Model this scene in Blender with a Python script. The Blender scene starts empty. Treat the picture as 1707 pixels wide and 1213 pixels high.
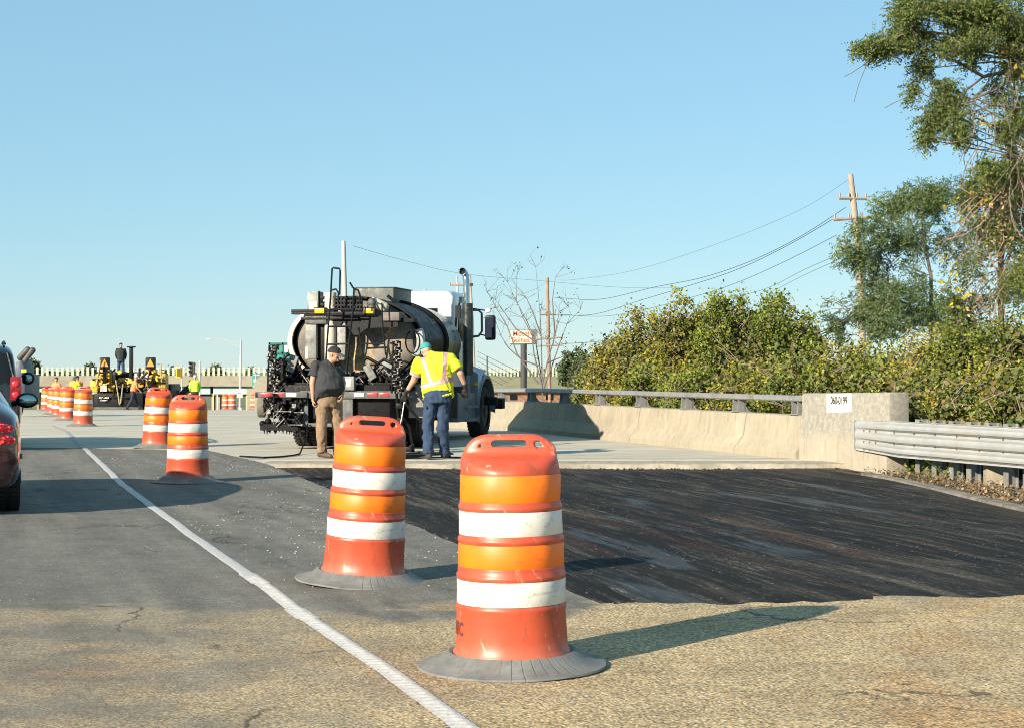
import bpy, bmesh, math, random
import numpy as np
from mathutils import Vector, Matrix, noise as mnoise
R = math.radians
sc = bpy.context.scene
C = sc.collection
F = 2800.0; CX = 853.5; HY = 618.0; EYE = 1.36      # the calibrated view: focal length in photo pixels, horizon row, eye height

# ------------------------------------------------------------------ camera
cam_d = bpy.data.cameras.new("camera"); cam = bpy.data.objects.new("camera", cam_d); C.objects.link(cam)
cam.location = (0, 0, EYE); cam.rotation_euler = (R(90) + math.atan(11.5 / F), 0, 0)
cam_d.sensor_width = 36; cam_d.lens = F / 1707 * 36; cam_d.clip_start = 0.1; cam_d.clip_end = 9000
sc.camera = cam
# ------------------------------------------------------------------ light
SUN_EL = R(22.0); SUN_AZ = R(42)                 # shadows run 42 degrees right of straight ahead
w = bpy.data.worlds.new("World"); sc.world = w; w.use_nodes = True
nt = w.node_tree; nt.nodes.clear()
sky = nt.nodes.new('ShaderNodeTexSky'); sky.sky_type = 'NISHITA'; sky.sun_disc = False
sky.sun_elevation = SUN_EL; sky.sun_rotation = SUN_AZ + math.pi
sky.air_density = 1.0; sky.dust_density = 0.0; sky.ozone_density = 3.0; sky.altitude = 0
hs = nt.nodes.new('ShaderNodeHueSaturation'); hs.inputs['Saturation'].default_value = 1.0
bg = nt.nodes.new('ShaderNodeBackground'); bg.inputs['Strength'].default_value = 0.077
wo = nt.nodes.new('ShaderNodeOutputWorld')
nt.links.new(sky.outputs[0], hs.inputs['Color']); tn = nt.nodes.new('ShaderNodeMix'); tn.data_type = 'RGBA'; tn.inputs[0].default_value = .66; tn.inputs[7].default_value = (1.80, 3.55, 4.55, 1)
nt.links.new(hs.outputs[0], tn.inputs[6]); nt.links.new(tn.outputs[2], bg.inputs['Color']); nt.links.new(bg.outputs[0], wo.inputs[0])
sl = bpy.data.lights.new("sun", 'SUN'); sl.energy = 5.0; sl.angle = R(0.5); sl.color = (1.0, .865, .70)
so = bpy.data.objects.new("sun", sl); C.objects.link(so)
sdir = Vector((math.sin(SUN_AZ) * math.cos(SUN_EL), math.cos(SUN_AZ) * math.cos(SUN_EL), -math.sin(SUN_EL)))
so.rotation_euler = sdir.to_track_quat('-Z', 'Y').to_euler(); so.location = (-10, -10, 20)
sc.view_settings.view_transform = 'Standard'; sc.view_settings.look = 'None'
sc.view_settings.exposure = 1.12; sc.view_settings.gamma = 1
sc.cycles.pixel_filter_type = 'BLACKMAN_HARRIS'; sc.cycles.filter_width = 1.05

# ------------------------------------------------------------------ helpers
def W(px, py, D):
    """world point at depth D metres seen at photo pixel (px, py)"""
    return Vector(((px - CX) / F * D, D, EYE + (HY - py) / F * D))
GZ = [(-50, 0), (38, 0), (45, -.12), (52, -.18), (66, -.34), (79, -.47), (90, -.72), (115, -1.3), (250, -4.6), (600, -7), (9000, -7)]
def gz(y): return float(np.interp(y, [a for a, b in GZ], [b for a, b in GZ]))

def setp(o, label=None, cat=None, group=None, kind=None):
    if label: o['label'] = label
    if cat: o['category'] = cat
    if group: o['group'] = group
    if kind: o['kind'] = kind
    return o
def thing(name, label, cat, loc=(0, 0, 0), rz=0, group=None):
    o = bpy.data.objects.new(name, None); C.objects.link(o)
    o.location = loc; o.rotation_euler = (0, 0, rz); o.empty_display_size = .2
    return setp(o, label, cat, group)

class MB:
    def __init__(s): s.bm = bmesh.new()
    def _add(s, geom_fn, mat4):
        r = geom_fn(); bmesh.ops.transform(s.bm, matrix=mat4, verts=r['verts']); return r['verts']
    def box(s, c, size, rot=None):
        m = Matrix.Translation(c) @ (rot.to_4x4() if rot else Matrix()) @ Matrix.Diagonal((*size, 1))
        r = bmesh.ops.create_cube(s.bm, size=1); bmesh.ops.transform(s.bm, matrix=m, verts=r['verts']); return s
    def boxb(s, x0, x1, y0, y1, z0, z1):
        return s.box(((x0 + x1) / 2, (y0 + y1) / 2, (z0 + z1) / 2), (abs(x1 - x0), abs(y1 - y0), abs(z1 - z0)))
    def cyl(s, p0, p1, r0, r1=None, n=16, caps=True):
        p0 = Vector(p0); p1 = Vector(p1); r1 = r0 if r1 is None else r1
        d = p1 - p0; L = d.length
        if L < 1e-6: return s
        q = d.to_track_quat('Z', 'Y').to_matrix().to_4x4()
        r = bmesh.ops.create_cone(s.bm, cap_ends=caps, cap_tris=False, segments=n, radius1=r0, radius2=r1, depth=L)
        bmesh.ops.transform(s.bm, matrix=Matrix.Translation((p0 + p1) / 2) @ q, verts=r['verts']); return s
    def ball(s, c, r, n=12, rot=None):
        rr = (r, r, r) if isinstance(r, (int, float)) else r
        q = bmesh.ops.create_uvsphere(s.bm, u_segments=n, v_segments=max(6, n // 2 + 2), radius=1)
        bmesh.ops.transform(s.bm, matrix=Matrix.Translation(c) @ (rot.to_4x4() if rot else Matrix()) @ Matrix.Diagonal((*rr, 1)), verts=q['verts']); return s
    def capsule(s, p0, p1, r0, r1=None, n=12):
        r1 = r0 if r1 is None else r1
        s.ball(p0, r0, n); s.ball(p1, r1, n); return s.cyl(p0, p1, r0, r1, n)
    def tube(s, pts, r, n=8, caps=True):
        pts = [Vector(p) for p in pts]; rs = r if isinstance(r, (list, tuple)) else [r] * len(pts)
        prev = None; ref = None; first = None
        for i, p in enumerate(pts):
            t = (pts[min(i + 1, len(pts) - 1)] - pts[max(i - 1, 0)]).normalized()
            if ref is None:
                ref = Vector((0, 0, 1)) if abs(t.z) < .9 else Vector((1, 0, 0))
                a = t.cross(ref).normalized()
            else:
                a = (a - t * a.dot(t)).normalized()
            b = t.cross(a)
            ring = [s.bm.verts.new(p + (a * math.cos(2 * math.pi * k / n) + b * math.sin(2 * math.pi * k / n)) * rs[i]) for k in range(n)]
            if prev:
                for k in range(n): s.bm.faces.new((prev[k], prev[(k + 1) % n], ring[(k + 1) % n], ring[k]))
            else: first = ring
            prev = ring
        if caps and n > 2:
            s.bm.faces.new(first[::-1]); s.bm.faces.new(prev)
        return s
    def lathe(s, prof, n=48, c=(0, 0, 0)):
        c = Vector(c); prev = None
        for (r, z) in prof:
            ring = [s.bm.verts.new(c + Vector((r * math.cos(2 * math.pi * k / n), r * math.sin(2 * math.pi * k / n), z))) for k in range(n)] if r > 1e-6 else [s.bm.verts.new(c + Vector((0, 0, z)))]
            if prev:
                if len(prev) == 1 and len(ring) > 1:
                    for k in range(n): s.bm.faces.new((prev[0], ring[(k + 1) % n], ring[k]))
                elif len(ring) == 1 and len(prev) > 1:
                    for k in range(n): s.bm.faces.new((prev[k], prev[(k + 1) % n], ring[0]))
                elif len(ring) > 1:
                    for k in range(n): s.bm.faces.new((prev[k], prev[(k + 1) % n], ring[(k + 1) % n], ring[k]))
            prev = ring
        return s
    def loft(s, rings, caps=True, closed=True):
        prev = None; first = None
        for ring in rings:
            v = [s.bm.verts.new(Vector(p)) for p in ring]; n = len(v)
            if prev:
                for k in range(n if closed else n - 1): s.bm.faces.new((prev[k], prev[(k + 1) % n], v[(k + 1) % n], v[k]))
            else: first = v
            prev = v
        if caps and closed: s.bm.faces.new(first[::-1]); s.bm.faces.new(prev)
        return s
    def prism(s, poly, vec):
        """poly: 3d points; extruded by vec"""
        vec = Vector(vec); a = [s.bm.verts.new(Vector(p)) for p in poly]; b = [s.bm.verts.new(Vector(p) + vec) for p in poly]
        n = len(a); s.bm.faces.new(a[::-1]); s.bm.faces.new(b)
        for k in range(n): s.bm.faces.new((a[k], a[(k + 1) % n], b[(k + 1) % n], b[k]))
        return s
    def quad(s, *p):
        s.bm.faces.new([s.bm.verts.new(Vector(q)) for q in p]); return s
    def build(s, name, mat, parent=None, bevel=0, smooth=40, recalc=True):
        if recalc: bmesh.ops.recalc_face_normals(s.bm, faces=s.bm.faces)
        if bevel: bmesh.ops.bevel(s.bm, geom=[e for e in s.bm.edges if len(e.link_faces) == 2 and e.calc_face_angle(0) > .5], offset=bevel, segments=2, affect='EDGES', profile=.6)
        me = bpy.data.meshes.new(name); s.bm.to_mesh(me); s.bm.free()
        for m in (mat if isinstance(mat, (list, tuple)) else [mat]): me.materials.append(m)
        if smooth:
            me.polygons.foreach_set('use_smooth', [True] * len(me.polygons)); me.set_sharp_from_angle(angle=R(smooth))
        o = bpy.data.objects.new(name, me); C.objects.link(o)
        if parent: o.parent = parent
        return o
def bake(o, *mods):
    """apply modifiers given as (type, dict) and keep the result as plain mesh"""
    for t, kw in mods:
        m = o.modifiers.new(t, t)
        for k, v in kw.items(): setattr(m, k, v)
    bpy.context.view_layer.update()
    dg = bpy.context.evaluated_depsgraph_get()
    me = bpy.data.meshes.new_from_object(o.evaluated_get(dg)); me.name = o.name
    o.modifiers.clear(); o.data = me; return o
def text(name, body, size, mat, parent, mat4, depth=.002, bold=0.0, sx=1.0, fn=None):
    cu = bpy.data.curves.new(name, 'FONT'); cu.body = body; cu.size = size; cu.extrude = depth; cu.offset = bold
    cu.align_x = 'CENTER'; cu.align_y = 'CENTER'; cu.resolution_u = 4
    t = bpy.data.objects.new(name, cu); C.objects.link(t); bpy.context.view_layer.update()
    me = bpy.data.meshes.new_from_object(t.evaluated_get(bpy.context.evaluated_depsgraph_get())); me.name = name
    C.objects.unlink(t); bpy.data.objects.remove(t)
    me.transform(Matrix.Diagonal((sx, 1, 1, 1)))
    if fn:
        for v in me.vertices: v.co = fn(v.co)
    me.transform(mat4); me.materials.clear(); me.materials.append(mat)
    o = bpy.data.objects.new(name, me); C.objects.link(o)
    if parent: o.parent = parent
    return o

# ------------------------------------------------------------------ materials
_M = {}
class NT:
    def __init__(s, name):
        s.m = bpy.data.materials.new(name); s.m.use_nodes = True; s.t = s.m.node_tree
        s.b = s.t.nodes['Principled BSDF']; s.tc = s.t.nodes.new('ShaderNodeTexCoord')
        s.co = s.tc.outputs['Object']
    def n(s, ty, **kw):
        x = s.t.nodes.new(ty)
        for k, v in kw.items():
            if k in x.bl_rna.properties: setattr(x, k, v)
            else: x.inputs[k.replace('_', ' ')].default_value = v
        return x
    def l(s, a, b): s.t.links.new(a, b)
    def mapping(s, scale=(1, 1, 1), rot=(0, 0, 0), src=None):
        if any(rot) and tuple(scale) != (1, 1, 1): return s.mapping(scale, (0, 0, 0), s.mapping((1, 1, 1), rot, src))
        m = s.n('ShaderNodeMapping'); m.inputs['Scale'].default_value = scale; m.inputs['Rotation'].default_value = rot
        s.l(src or s.co, m.inputs['Vector']); return m.outputs[0]
    def noise(s, scale, detail=4, rough=.55, src=None, dist=0):
        x = s.n('ShaderNodeTexNoise'); x.inputs['Scale'].default_value = scale; x.inputs['Detail'].default_value = detail
        x.inputs['Roughness'].default_value = rough; x.inputs['Distortion'].default_value = dist; s.l(src or s.co, x.inputs['Vector']); return x.outputs['Fac']
    def vor(s, scale, src=None, out='Color'):
        x = s.n('ShaderNodeTexVoronoi'); x.inputs['Scale'].default_value = scale; s.l(src or s.co, x.inputs['Vector']); return x.outputs[out]
    def ramp(s, fac, stops, interp='LINEAR'):
        x = s.n('ShaderNodeValToRGB'); x.color_ramp.interpolation = interp; e = x.color_ramp.elements
        while len(e) < len(stops): e.new(.5)
        for i, (p, c) in enumerate(stops):
            e[i].position = p; e[i].color = (*c, 1) if isinstance(c, tuple) else (c, c, c, 1)
        s.l(fac, x.inputs[0]); return x.outputs[0]
    def mix(s, fac, a, b, mode='MIX'):
        x = s.n('ShaderNodeMix', data_type='RGBA', blend_type=mode)
        for sock, v in ((x.inputs[0], fac), (x.inputs[6], a), (x.inputs[7], b)):
            if isinstance(v, (int, float)): sock.default_value = v if sock == x.inputs[0] else (v, v, v, 1)
            elif isinstance(v, tuple): sock.default_value = (*v, 1)
            else: s.l(v, sock)
        return x.outputs[2]
    def math(s, op, a, b=0):
        x = s.n('ShaderNodeMath', operation=op)
        for i, v in enumerate((a, b)):
            if isinstance(v, (int, float)): x.inputs[i].default_value = v
            else: s.l(v, x.inputs[i])
        return x.outputs[0]
    def sep(s, src=None):
        x = s.n('ShaderNodeSeparateXYZ'); s.l(src or s.co, x.inputs[0]); return x.outputs
    def step(s, v, a, b):
        x = s.n('ShaderNodeMapRange', interpolation_type='SMOOTHSTEP'); x.inputs[1].default_value = a; x.inputs[2].default_value = b
        s.l(v, x.inputs[0]); return x.outputs[0]
    def bump(s, h, strength=.3, dist=.01):
        x = s.n('ShaderNodeBump'); x.inputs['Strength'].default_value = strength; x.inputs['Distance'].default_value = dist
        s.l(h, x.inputs['Height']); s.l(x.outputs[0], s.b.inputs['Normal'])
    def col(s, c): s.l(c, s.b.inputs['Base Color'])
def mat(name, col, rough=.6, metal=0, var=.18, scale=6, bump=.15, dirt=None, dirt_amt=.4, dscale=3, emis=None, coat=0, spec=None, k=.7):
    if name in _M: return _M[name]
    col = tuple(v * k for v in col); dirt = tuple(v * k for v in dirt) if dirt else None
    t = NT(name); c0 = tuple(max(0, x * (1 - var)) for x in col); c1 = tuple(min(1, x * (1 + var)) for x in col)
    n1 = t.noise(scale, 6, .6); c = t.ramp(n1, [(.3, c0), (.7, c1)])
    if dirt:
        d = t.noise(dscale, 8, .7, dist=.5); k = t.ramp(d, [(.62 - dirt_amt * .35, 0.0), (.72, 1.0)])
        c = t.mix(k, c, dirt)
    t.col(c); t.b.inputs['Metallic'].default_value = metal
    r = t.ramp(t.noise(scale * 2.3, 4), [(.3, max(0, rough - .12)), (.7, min(1, rough + .12))]); t.l(r, t.b.inputs['Roughness'])
    if bump: t.bump(t.noise(scale * 6, 5), bump, .005)
    if coat: t.b.inputs['Coat Weight'].default_value = coat; t.b.inputs['Coat Roughness'].default_value = .06
    if spec is not None: t.b.inputs['Specular IOR Level'].default_value = spec
    if emis: t.b.inputs['Emission Color'].default_value = (*emis[0], 1); t.b.inputs['Emission Strength'].default_value = emis[1]
    _M[name] = t.m; return t.m
def leafmat(name, cols, trans=.35, rough=.55):
    if name in _M: return _M[name]
    t = NT(name); g = t.n('ShaderNodeNewGeometry')
    n = len(cols); c = t.ramp(g.outputs['Random Per Island'], [((i + .0) / n, c) for i, c in enumerate(cols)], 'CONSTANT')
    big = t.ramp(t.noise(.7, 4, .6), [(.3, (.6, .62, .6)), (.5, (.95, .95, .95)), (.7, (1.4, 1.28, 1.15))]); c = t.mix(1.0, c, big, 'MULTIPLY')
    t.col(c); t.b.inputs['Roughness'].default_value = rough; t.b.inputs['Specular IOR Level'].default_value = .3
    tr = t.n('ShaderNodeBsdfTranslucent'); t.l(c, tr.inputs[0]); mx = t.n('ShaderNodeMixShader'); mx.inputs[0].default_value = trans
    t.l(t.b.outputs[0], mx.inputs[1]); t.l(tr.outputs[0], mx.inputs[2])
    t.l(mx.outputs[0], t.t.nodes['Material Output'].inputs[0]); _M[name] = t.m; return t.m
# ================================================================== the setting
UX, UY = -.307, .952                               # direction of the road
WS = -.353                                         # the parapet line: x = 4.6 + WS * (y - 25.9)
def wallx(y): return 4.6 + WS * (y - 25.9)
WU = Vector((WS, 1, 0)).normalized(); WN = Vector((1, -WS, 0)).normalized()   # along the wall, and outward (away from the road)

def strips(name, ys, xf, zf, m, nx=1, **kw):
    b = MB(); prev = None
    for y in ys:
        x0, x1 = xf(y); row = [b.bm.verts.new((x0 + (x1 - x0) * i / nx, y, zf(x0 + (x1 - x0) * i / nx, y))) for i in range(nx + 1)]
        if prev:
            for i in range(nx): b.bm.faces.new((prev[i], prev[i + 1], row[i + 1], row[i]))
        prev = row
    o = b.build(name, m, recalc=False); setp(o, kind='structure'); return o

# --- base terrain
t = NT('terrain_mat'); g = t.noise(.25, 8, .7); c = t.ramp(g, [(.3, (.16, .15, .07)), (.5, (.12, .13, .05)), (.62, (.24, .19, .11)), (.75, (.10, .12, .04))])
c = t.mix(.5, c, t.ramp(t.noise(6, 6), [(.3, .35), (.7, 1.5)]), 'MULTIPLY'); t.col(c); t.b.inputs['Roughness'].default_value = .95
def tz(x, y):
    d = x - wallx(y)                                # metres right of the parapet
    if y < 26: d = x - 5.9
    z = gz(y) - .35
    if y < 200 and d > .4: z -= min(1.6, (d - .4) * .45)
    return z
ys = [-40, -10, 0, 5, 10, 15, 20, 24, 26, 28, 31, 35, 40, 45, 52, 60, 66, 79, 90, 115, 150, 200, 235, 250, 300, 420, 600, 1200, 3000, 8500]
def tx(y): k = 60 + y * 1.2; return (-k, k)
strips('ground', ys, tx, tz, t.m, nx=60)

# --- main pavement: worn asphalt, and open aggregate close to the camera
t = NT('road_mat'); xyz = t.sep()
rot = (0, 0, R(-17.9))
along = t.mapping((1.6, .12, 1), rot); streak = t.noise(1.4, 6, .6, along)
fine = t.noise(130, 3, .7); vor = t.vor(95); big = t.noise(.55, 5, .6); med = t.noise(3.2, 6, .65)
asp = t.ramp(streak, [(.25, (0.082, 0.080, 0.070)), (.5, (0.121, 0.117, 0.102)), (.75, (0.174, 0.168, 0.142))])
asp = t.mix(.55, asp, t.ramp(med, [(.3, .68), (.7, 1.3)]), 'MULTIPLY')
sv = t.ramp(vor, [(.2, .62), (.6, 1.0), (.85, 1.5), (.97, 2.6)]); asp = t.mix(.55, asp, sv, 'MULTIPLY')
asp = t.mix(.5, asp, t.ramp(fine, [(.3, .6), (.7, 1.4)]), 'MULTIPLY')
chalk = t.math('MULTIPLY', t.step(t.noise(.9, 5, .6, t.mapping((1, .35, 1), rot)), .56, .72), t.step(t.noise(22, 5, .7), .4, .62))
asp = t.mix(t.math('MULTIPLY', chalk, .45), asp, (0.269, 0.269, 0.250))
agg = t.ramp(t.vor(80), [(.05, (0.090, 0.077, 0.054)), (.3, (0.223, 0.174, 0.102)), (.5, (0.320, 0.254, 0.147)), (.7, (0.401, 0.325, 0.200)), (.9, (0.498, 0.445, 0.320)), (1, (0.166, 0.096, 0.045))])
agg = t.mix(.5, agg, t.ramp(t.noise(55, 4, .7), [(.35, .55), (.65, 1.35)]), 'MULTIPLY')
rust = t.math('MULTIPLY', t.step(t.noise(.8, 5, .6, t.mapping((1, .6, 1))), .50, .66), .6)
agg = t.mix(rust, agg, t.mix(.7, agg, (0.890, 0.516, 0.214), 'MULTIPLY'))
agg = t.mix(.8, agg, t.ramp(t.noise(1.4, 6, .65), [(.3, (.62, .62, .62)), (.5, (1.0, 1.0, 1.0)), (.7, (1.3, 1.28, 1.22))]), 'MULTIPLY')
dust = t.step(t.noise(.5, 5, .7, t.mapping((.9, 1.1, 1))), .52, .66); agg = t.mix(t.math('MULTIPLY', dust, .35), agg, (.20, .19, .16))
tar = t.step(t.noise(.7, 7, .7, t.mapping((2.2, .5, 1), rot)), .56, .66); asp = t.mix(t.math('MULTIPLY', tar, .5), asp, (0.055, 0.054, 0.050))
ck = t.n('ShaderNodeTexVoronoi', feature='DISTANCE_TO_EDGE'); ck.inputs['Scale'].default_value = .55; wv = t.n('ShaderNodeVectorMath', operation='ADD'); nz = t.n('ShaderNodeTexNoise'); nz.inputs['Scale'].default_value = 1.7; nz.inputs['Detail'].default_value = 7; t.l(t.co, nz.inputs['Vector']); t.l(t.co, wv.inputs[0]); t.l(nz.outputs['Color'], wv.inputs[1]); t.l(wv.outputs[0], ck.inputs['Vector'])
crk = t.math('MULTIPLY', t.math('SUBTRACT', 1.0, t.step(ck.outputs['Distance'], .002, .012)), t.step(t.noise(.6, 4), .50, .58))
yy = t.math('ADD', xyz[1], t.math('MULTIPLY', t.math('SUBTRACT', t.noise(.5, 7, .7), .5), 6.0)); yy = t.math('SUBTRACT', yy, t.math('MULTIPLY', t.step(xyz[0], .2, 1.4), 2.6)); agl = t.mix(.45, t.mix(1.0, agg, (.88, .97, 1.06), 'MULTIPLY'), agg)
near = t.math('SUBTRACT', 1.0, t.step(yy, 9.2, 9.9))
xx = t.math('ADD', xyz[0], t.math('MULTIPLY', t.math('SUBTRACT', big, .5), 2.0))
leftfade = t.step(xx, -2.6, .6); amt = t.math('MULTIPLY', near, t.math('ADD', .45, t.math('MULTIPLY', leftfade, .55)))
thin = t.math('MULTIPLY', t.math('SUBTRACT', 1.0, leftfade), .75)
thinm = t.math('MULTIPLY', thin, t.step(t.noise(1.3, 6, .75), .44, .6)); amt = t.math('MULTIPLY', amt, t.math('SUBTRACT', 1.0, thinm))
asp = t.mix(1.0, asp, (1.14, 1.14, 1.13), 'MULTIPLY'); agg = t.mix(1.0, agg, (1.20, 1.13, 1.02), 'MULTIPLY'); agg = t.mix(.08, agg, t.mix(1.0, t.ramp(t.vor(80, out='Distance'), [(0, .30), (.6, .22), (1, .12)]), (1.06, 1.0, .88), 'MULTIPLY')); t.col(t.mix(t.math('MULTIPLY', crk, .75), t.mix(amt, asp, agg), (.03, .028, .024))); t.b.inputs['Roughness'].default_value = .9; t.b.inputs['Specular IOR Level'].default_value = .25
t.bump(t.mix(amt, t.noise(90, 4, .7), t.vor(62, out='Distance')), .55, .008)
road_m = t.m
def ragged(pts, amp, step, seed):
    rg = random.Random(seed); out = []
    for (x0, y0), (x1, y1) in zip(pts, pts[1:]):
        L = math.hypot(x1 - x0, y1 - y0); k = max(1, int(L / step))
        for i in range(k): f_ = i / k; out.append((x0 + (x1 - x0) * f_ + rg.uniform(-amp, amp), y0 + (y1 - y0) * f_ + rg.uniform(-amp, amp) + amp * 2.5 * mnoise.noise(Vector(((x0 + (x1 - x0) * f_) * 2, seed, 0)))))
    out.append(pts[-1]); return out
poly = [(-18, 33.4)] + ragged([(-5.2, 28.8), (-3.67, 24.9), (-2.7, 21.5), (-1.6, 17.6), (-.62, 13.9), (.52, 9.84)], .012, .25, 1) + ragged([(.56, 9.83), (1.2, 9.86), (2.09, 9.95), (2.16, 10.1), (3.1, 10.2), (6, 10.5)], .045, .07, 2) + [(14, 11.5), (14, -6), (-18, -6)]
o = MB().prism([(x, y, -.3) for x, y in poly], (0, 0, .3)).build('road', road_m, smooth=0); setp(o, kind='structure')

# --- milled pavement (7 cm lower)
t = NT('milled_mat'); rot = (0, 0, R(-14.0)); al = t.mapping((2.2, .16, 1), rot); al2 = t.mapping((6, .3, 1), rot)
s1 = t.noise(1.1, 7, .66, al, 1.1); s2 = t.noise(1.6, 7, .75, al2, .9); gr = t.noise(45, 5, .75)
c = t.ramp(s1, [(.3, (0.003, 0.004, 0.005)), (.52, (0.006, 0.007, 0.008)), (.60, (0.024, 0.022, 0.018)), (.68, (0.115, 0.101, 0.075))])
m1 = t.math('MULTIPLY', t.step(s2, .52, .60), t.step(gr, .44, .56)); c = t.mix(t.math('MULTIPLY', m1, .8), c, (0.192, 0.170, 0.128)); dash = t.math('MULTIPLY', t.step(t.noise(1.0, 5, .7, t.mapping((13, 1.7, 1), (0, 0, R(-12))), .5), .60, .66), t.step(t.noise(1.1, 5, .7, t.mapping((1.5, .5, 1), rot)), .46, .60)); c = t.mix(t.math('MULTIPLY', dash, .8), c, (.20, .195, .18)); g2 = t.step(t.noise(70, 4, .8), .40, .62); c = t.mix(.75, c, t.mix(g2, (0.223, 0.223, 0.249), (1.6, 1.6, 1.6)), 'MULTIPLY')
dst = t.math('MULTIPLY', t.step(t.noise(.45, 7, .7, t.mapping((1.3, .5, 1), rot), .8), .50, .68), t.step(t.noise(26, 5, .8), .42, .64)); c = t.mix(t.math('MULTIPLY', dst, .85), c, (.12, .112, .098))
redm = t.math('MULTIPLY', t.step(t.noise(.8, 5, .6, t.mapping((2.6, .13, 1), (0, 0, R(-15)))), .58, .66), t.step(gr, .46, .6)); c = t.mix(t.math('MULTIPLY', redm, .35), c, (0.303, 0.116, 0.053))
sp = t.ramp(t.vor(40), [(0, .4), (.8, 1.0), (.96, 5.0)]); c = t.mix(.5, c, sp, 'MULTIPLY')
xyz = t.sep(); edge = t.step(t.math('ADD', xyz[1], t.math('MULTIPLY', t.noise(1.2, 5), 3.4)), 25.0, 26.6)
rt = t.step(t.math('ADD', xyz[0], t.math('MULTIPLY', t.noise(1.4, 5), .9)), 5.0, 5.7)
c = t.mix(t.math('MULTIPLY', t.math('MAXIMUM', edge, rt), .6), c, t.ramp(gr, [(.3, (0.032, 0.026, 0.020)), (.7, (0.102, 0.077, 0.054))]))
t.col(c); wet = t.ramp(t.noise(1.0, 6, .65, t.mapping((2.0, .25, 1), rot), .4), [(.56, .85), (.63, .38)]); t.l(wet, t.b.inputs['Roughness'])
t.b.inputs['Specular IOR Level'].default_value = .24; t.bump(t.noise(38, 6, .8), 1.0, .04); mill_m = t.m
mp = [(-4.2, 25.2), (4.75, 25.2), (5.04, 22), (5.27, 17.3), (5.5, 13), (5.7, 11.2), (5.8, 9), (0, 9), (-1.2, 13)]
mr = [(5.8, 9), (5.7, 11.2), (14, 11.8), (14, 9)]
def gridpoly(name, poly, z, m, step=.35, jit=0):
    b = MB(); vs = [b.bm.verts.new((x, y, z)) for x, y in poly]; b.bm.faces.new(vs)
    x0, x1 = min(p[0] for p in poly), max(p[0] for p in poly); y0, y1 = min(p[1] for p in poly), max(p[1] for p in poly)
    for k in range(1, int((x1 - x0) / step)):
        bmesh.ops.bisect_plane(b.bm, geom=b.bm.verts[:] + b.bm.edges[:] + b.bm.faces[:], plane_co=(x0 + k * step, 0, 0), plane_no=(1, 0, 0))
    for k in range(1, int((y1 - y0) / step)):
        bmesh.ops.bisect_plane(b.bm, geom=b.bm.verts[:] + b.bm.edges[:] + b.bm.faces[:], plane_co=(0, y0 + k * step, 0), plane_no=(0, 1, 0))
    if jit:
        for v in b.bm.verts: v.co.z += jit * mnoise.noise(Vector((v.co.x * .9, v.co.y * .5, 0)))
    for f in b.bm.faces:
        if f.normal.z < 0: f.normal_flip()
    b.bm.normal_update()
    for f in b.bm.faces:
        if f.normal.z < 0: f.normal_flip()
    return setp(b.build(name, m, recalc=False), kind='structure')
gridpoly('milled_pavement', mp, -.07, mill_m, .35, .02)

# --- bridge deck
t = NT('deck_mat'); rot = (0, 0, R(70)); al = t.mapping((.5, 3.4, 1), (0, 0, R(-17.9)))
a = t.noise(1.2, 6, .6, t.mapping((.22, 2.2, 1), (0, 0, R(-17.9)))); c = t.ramp(a, [(.3, (0.319, 0.309, 0.265)), (.55, (0.407, 0.393, 0.341)), (.75, (0.495, 0.477, 0.415))])
c = t.mix(.5, c, t.ramp(t.noise(.9, 7, .7), [(.3, .75), (.7, 1.25)]), 'MULTIPLY'); c = t.mix(.35, c, t.ramp(t.noise(60, 3), [(.3, .7), (.7, 1.3)]), 'MULTIPLY')
xyz = t.sep(); hdr = t.math('SUBTRACT', 1.0, t.step(xyz[1], 26.0, 26.1)); hdr = t.math('MULTIPLY', hdr, t.step(xyz[0], -3.9, -3.7))
c = t.mix(t.math('MULTIPLY', hdr, .55), c, t.ramp(t.noise(2, 6, .7), [(.35, (0.460, 0.425, 0.337)), (.6, (0.620, 0.584, 0.486))]))
dj = t.math('ABSOLUTE', t.math('SUBTRACT', t.math('ADD', xyz[1], t.math('MULTIPLY', t.noise(1.5, 4), .25)), 26.25)); dj = t.math('SUBTRACT', 1.0, t.step(dj, .03, .16))
c = t.mix(t.math('MULTIPLY', dj, .75), c, (0.109, 0.090, 0.064))
c = t.mix(1.0, c, (1.04, 1.0, .92), 'MULTIPLY'); stn = t.step(t.noise(.7, 7, .7, t.mapping((1, 2.6, 1), (0, 0, R(-17.9)))), .54, .64); c = t.mix(t.math('MULTIPLY', stn, .35), c, (.22, .205, .175)); t.col(c); t.b.inputs['Roughness'].default_value = .9; t.bump(t.noise(30, 5), .3, .01); deck_m = t.m
def deckx(y):
    if y < 28.8: x0 = -3.67 + (y - 24.9) / 3.9 * (-1.53)
    elif y < 33.4: x0 = -5.2 + (y - 28.8) / 4.6 * (-12.8)
    else: x0 = -70
    return (x0, wallx(y) + .25 if y < 62 else (wallx(62) + .25 + (y - 62) * .2))
dy = [24.9, 26, 27.5, 28.8, 30, 31.5, 33.39, 33.4, 36, 38, 42, 45, 49, 52, 58, 62, 66, 72, 79, 84, 90, 100, 115, 150, 200, 250]
strips('bridge_deck', dy, deckx, lambda x, y: gz(y) - .002, deck_m)
b = MB(); random.seed(3); xs = np.linspace(-3.67, 4.9, 60); prev = None     # broken concrete edge facing the milled strip
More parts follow.
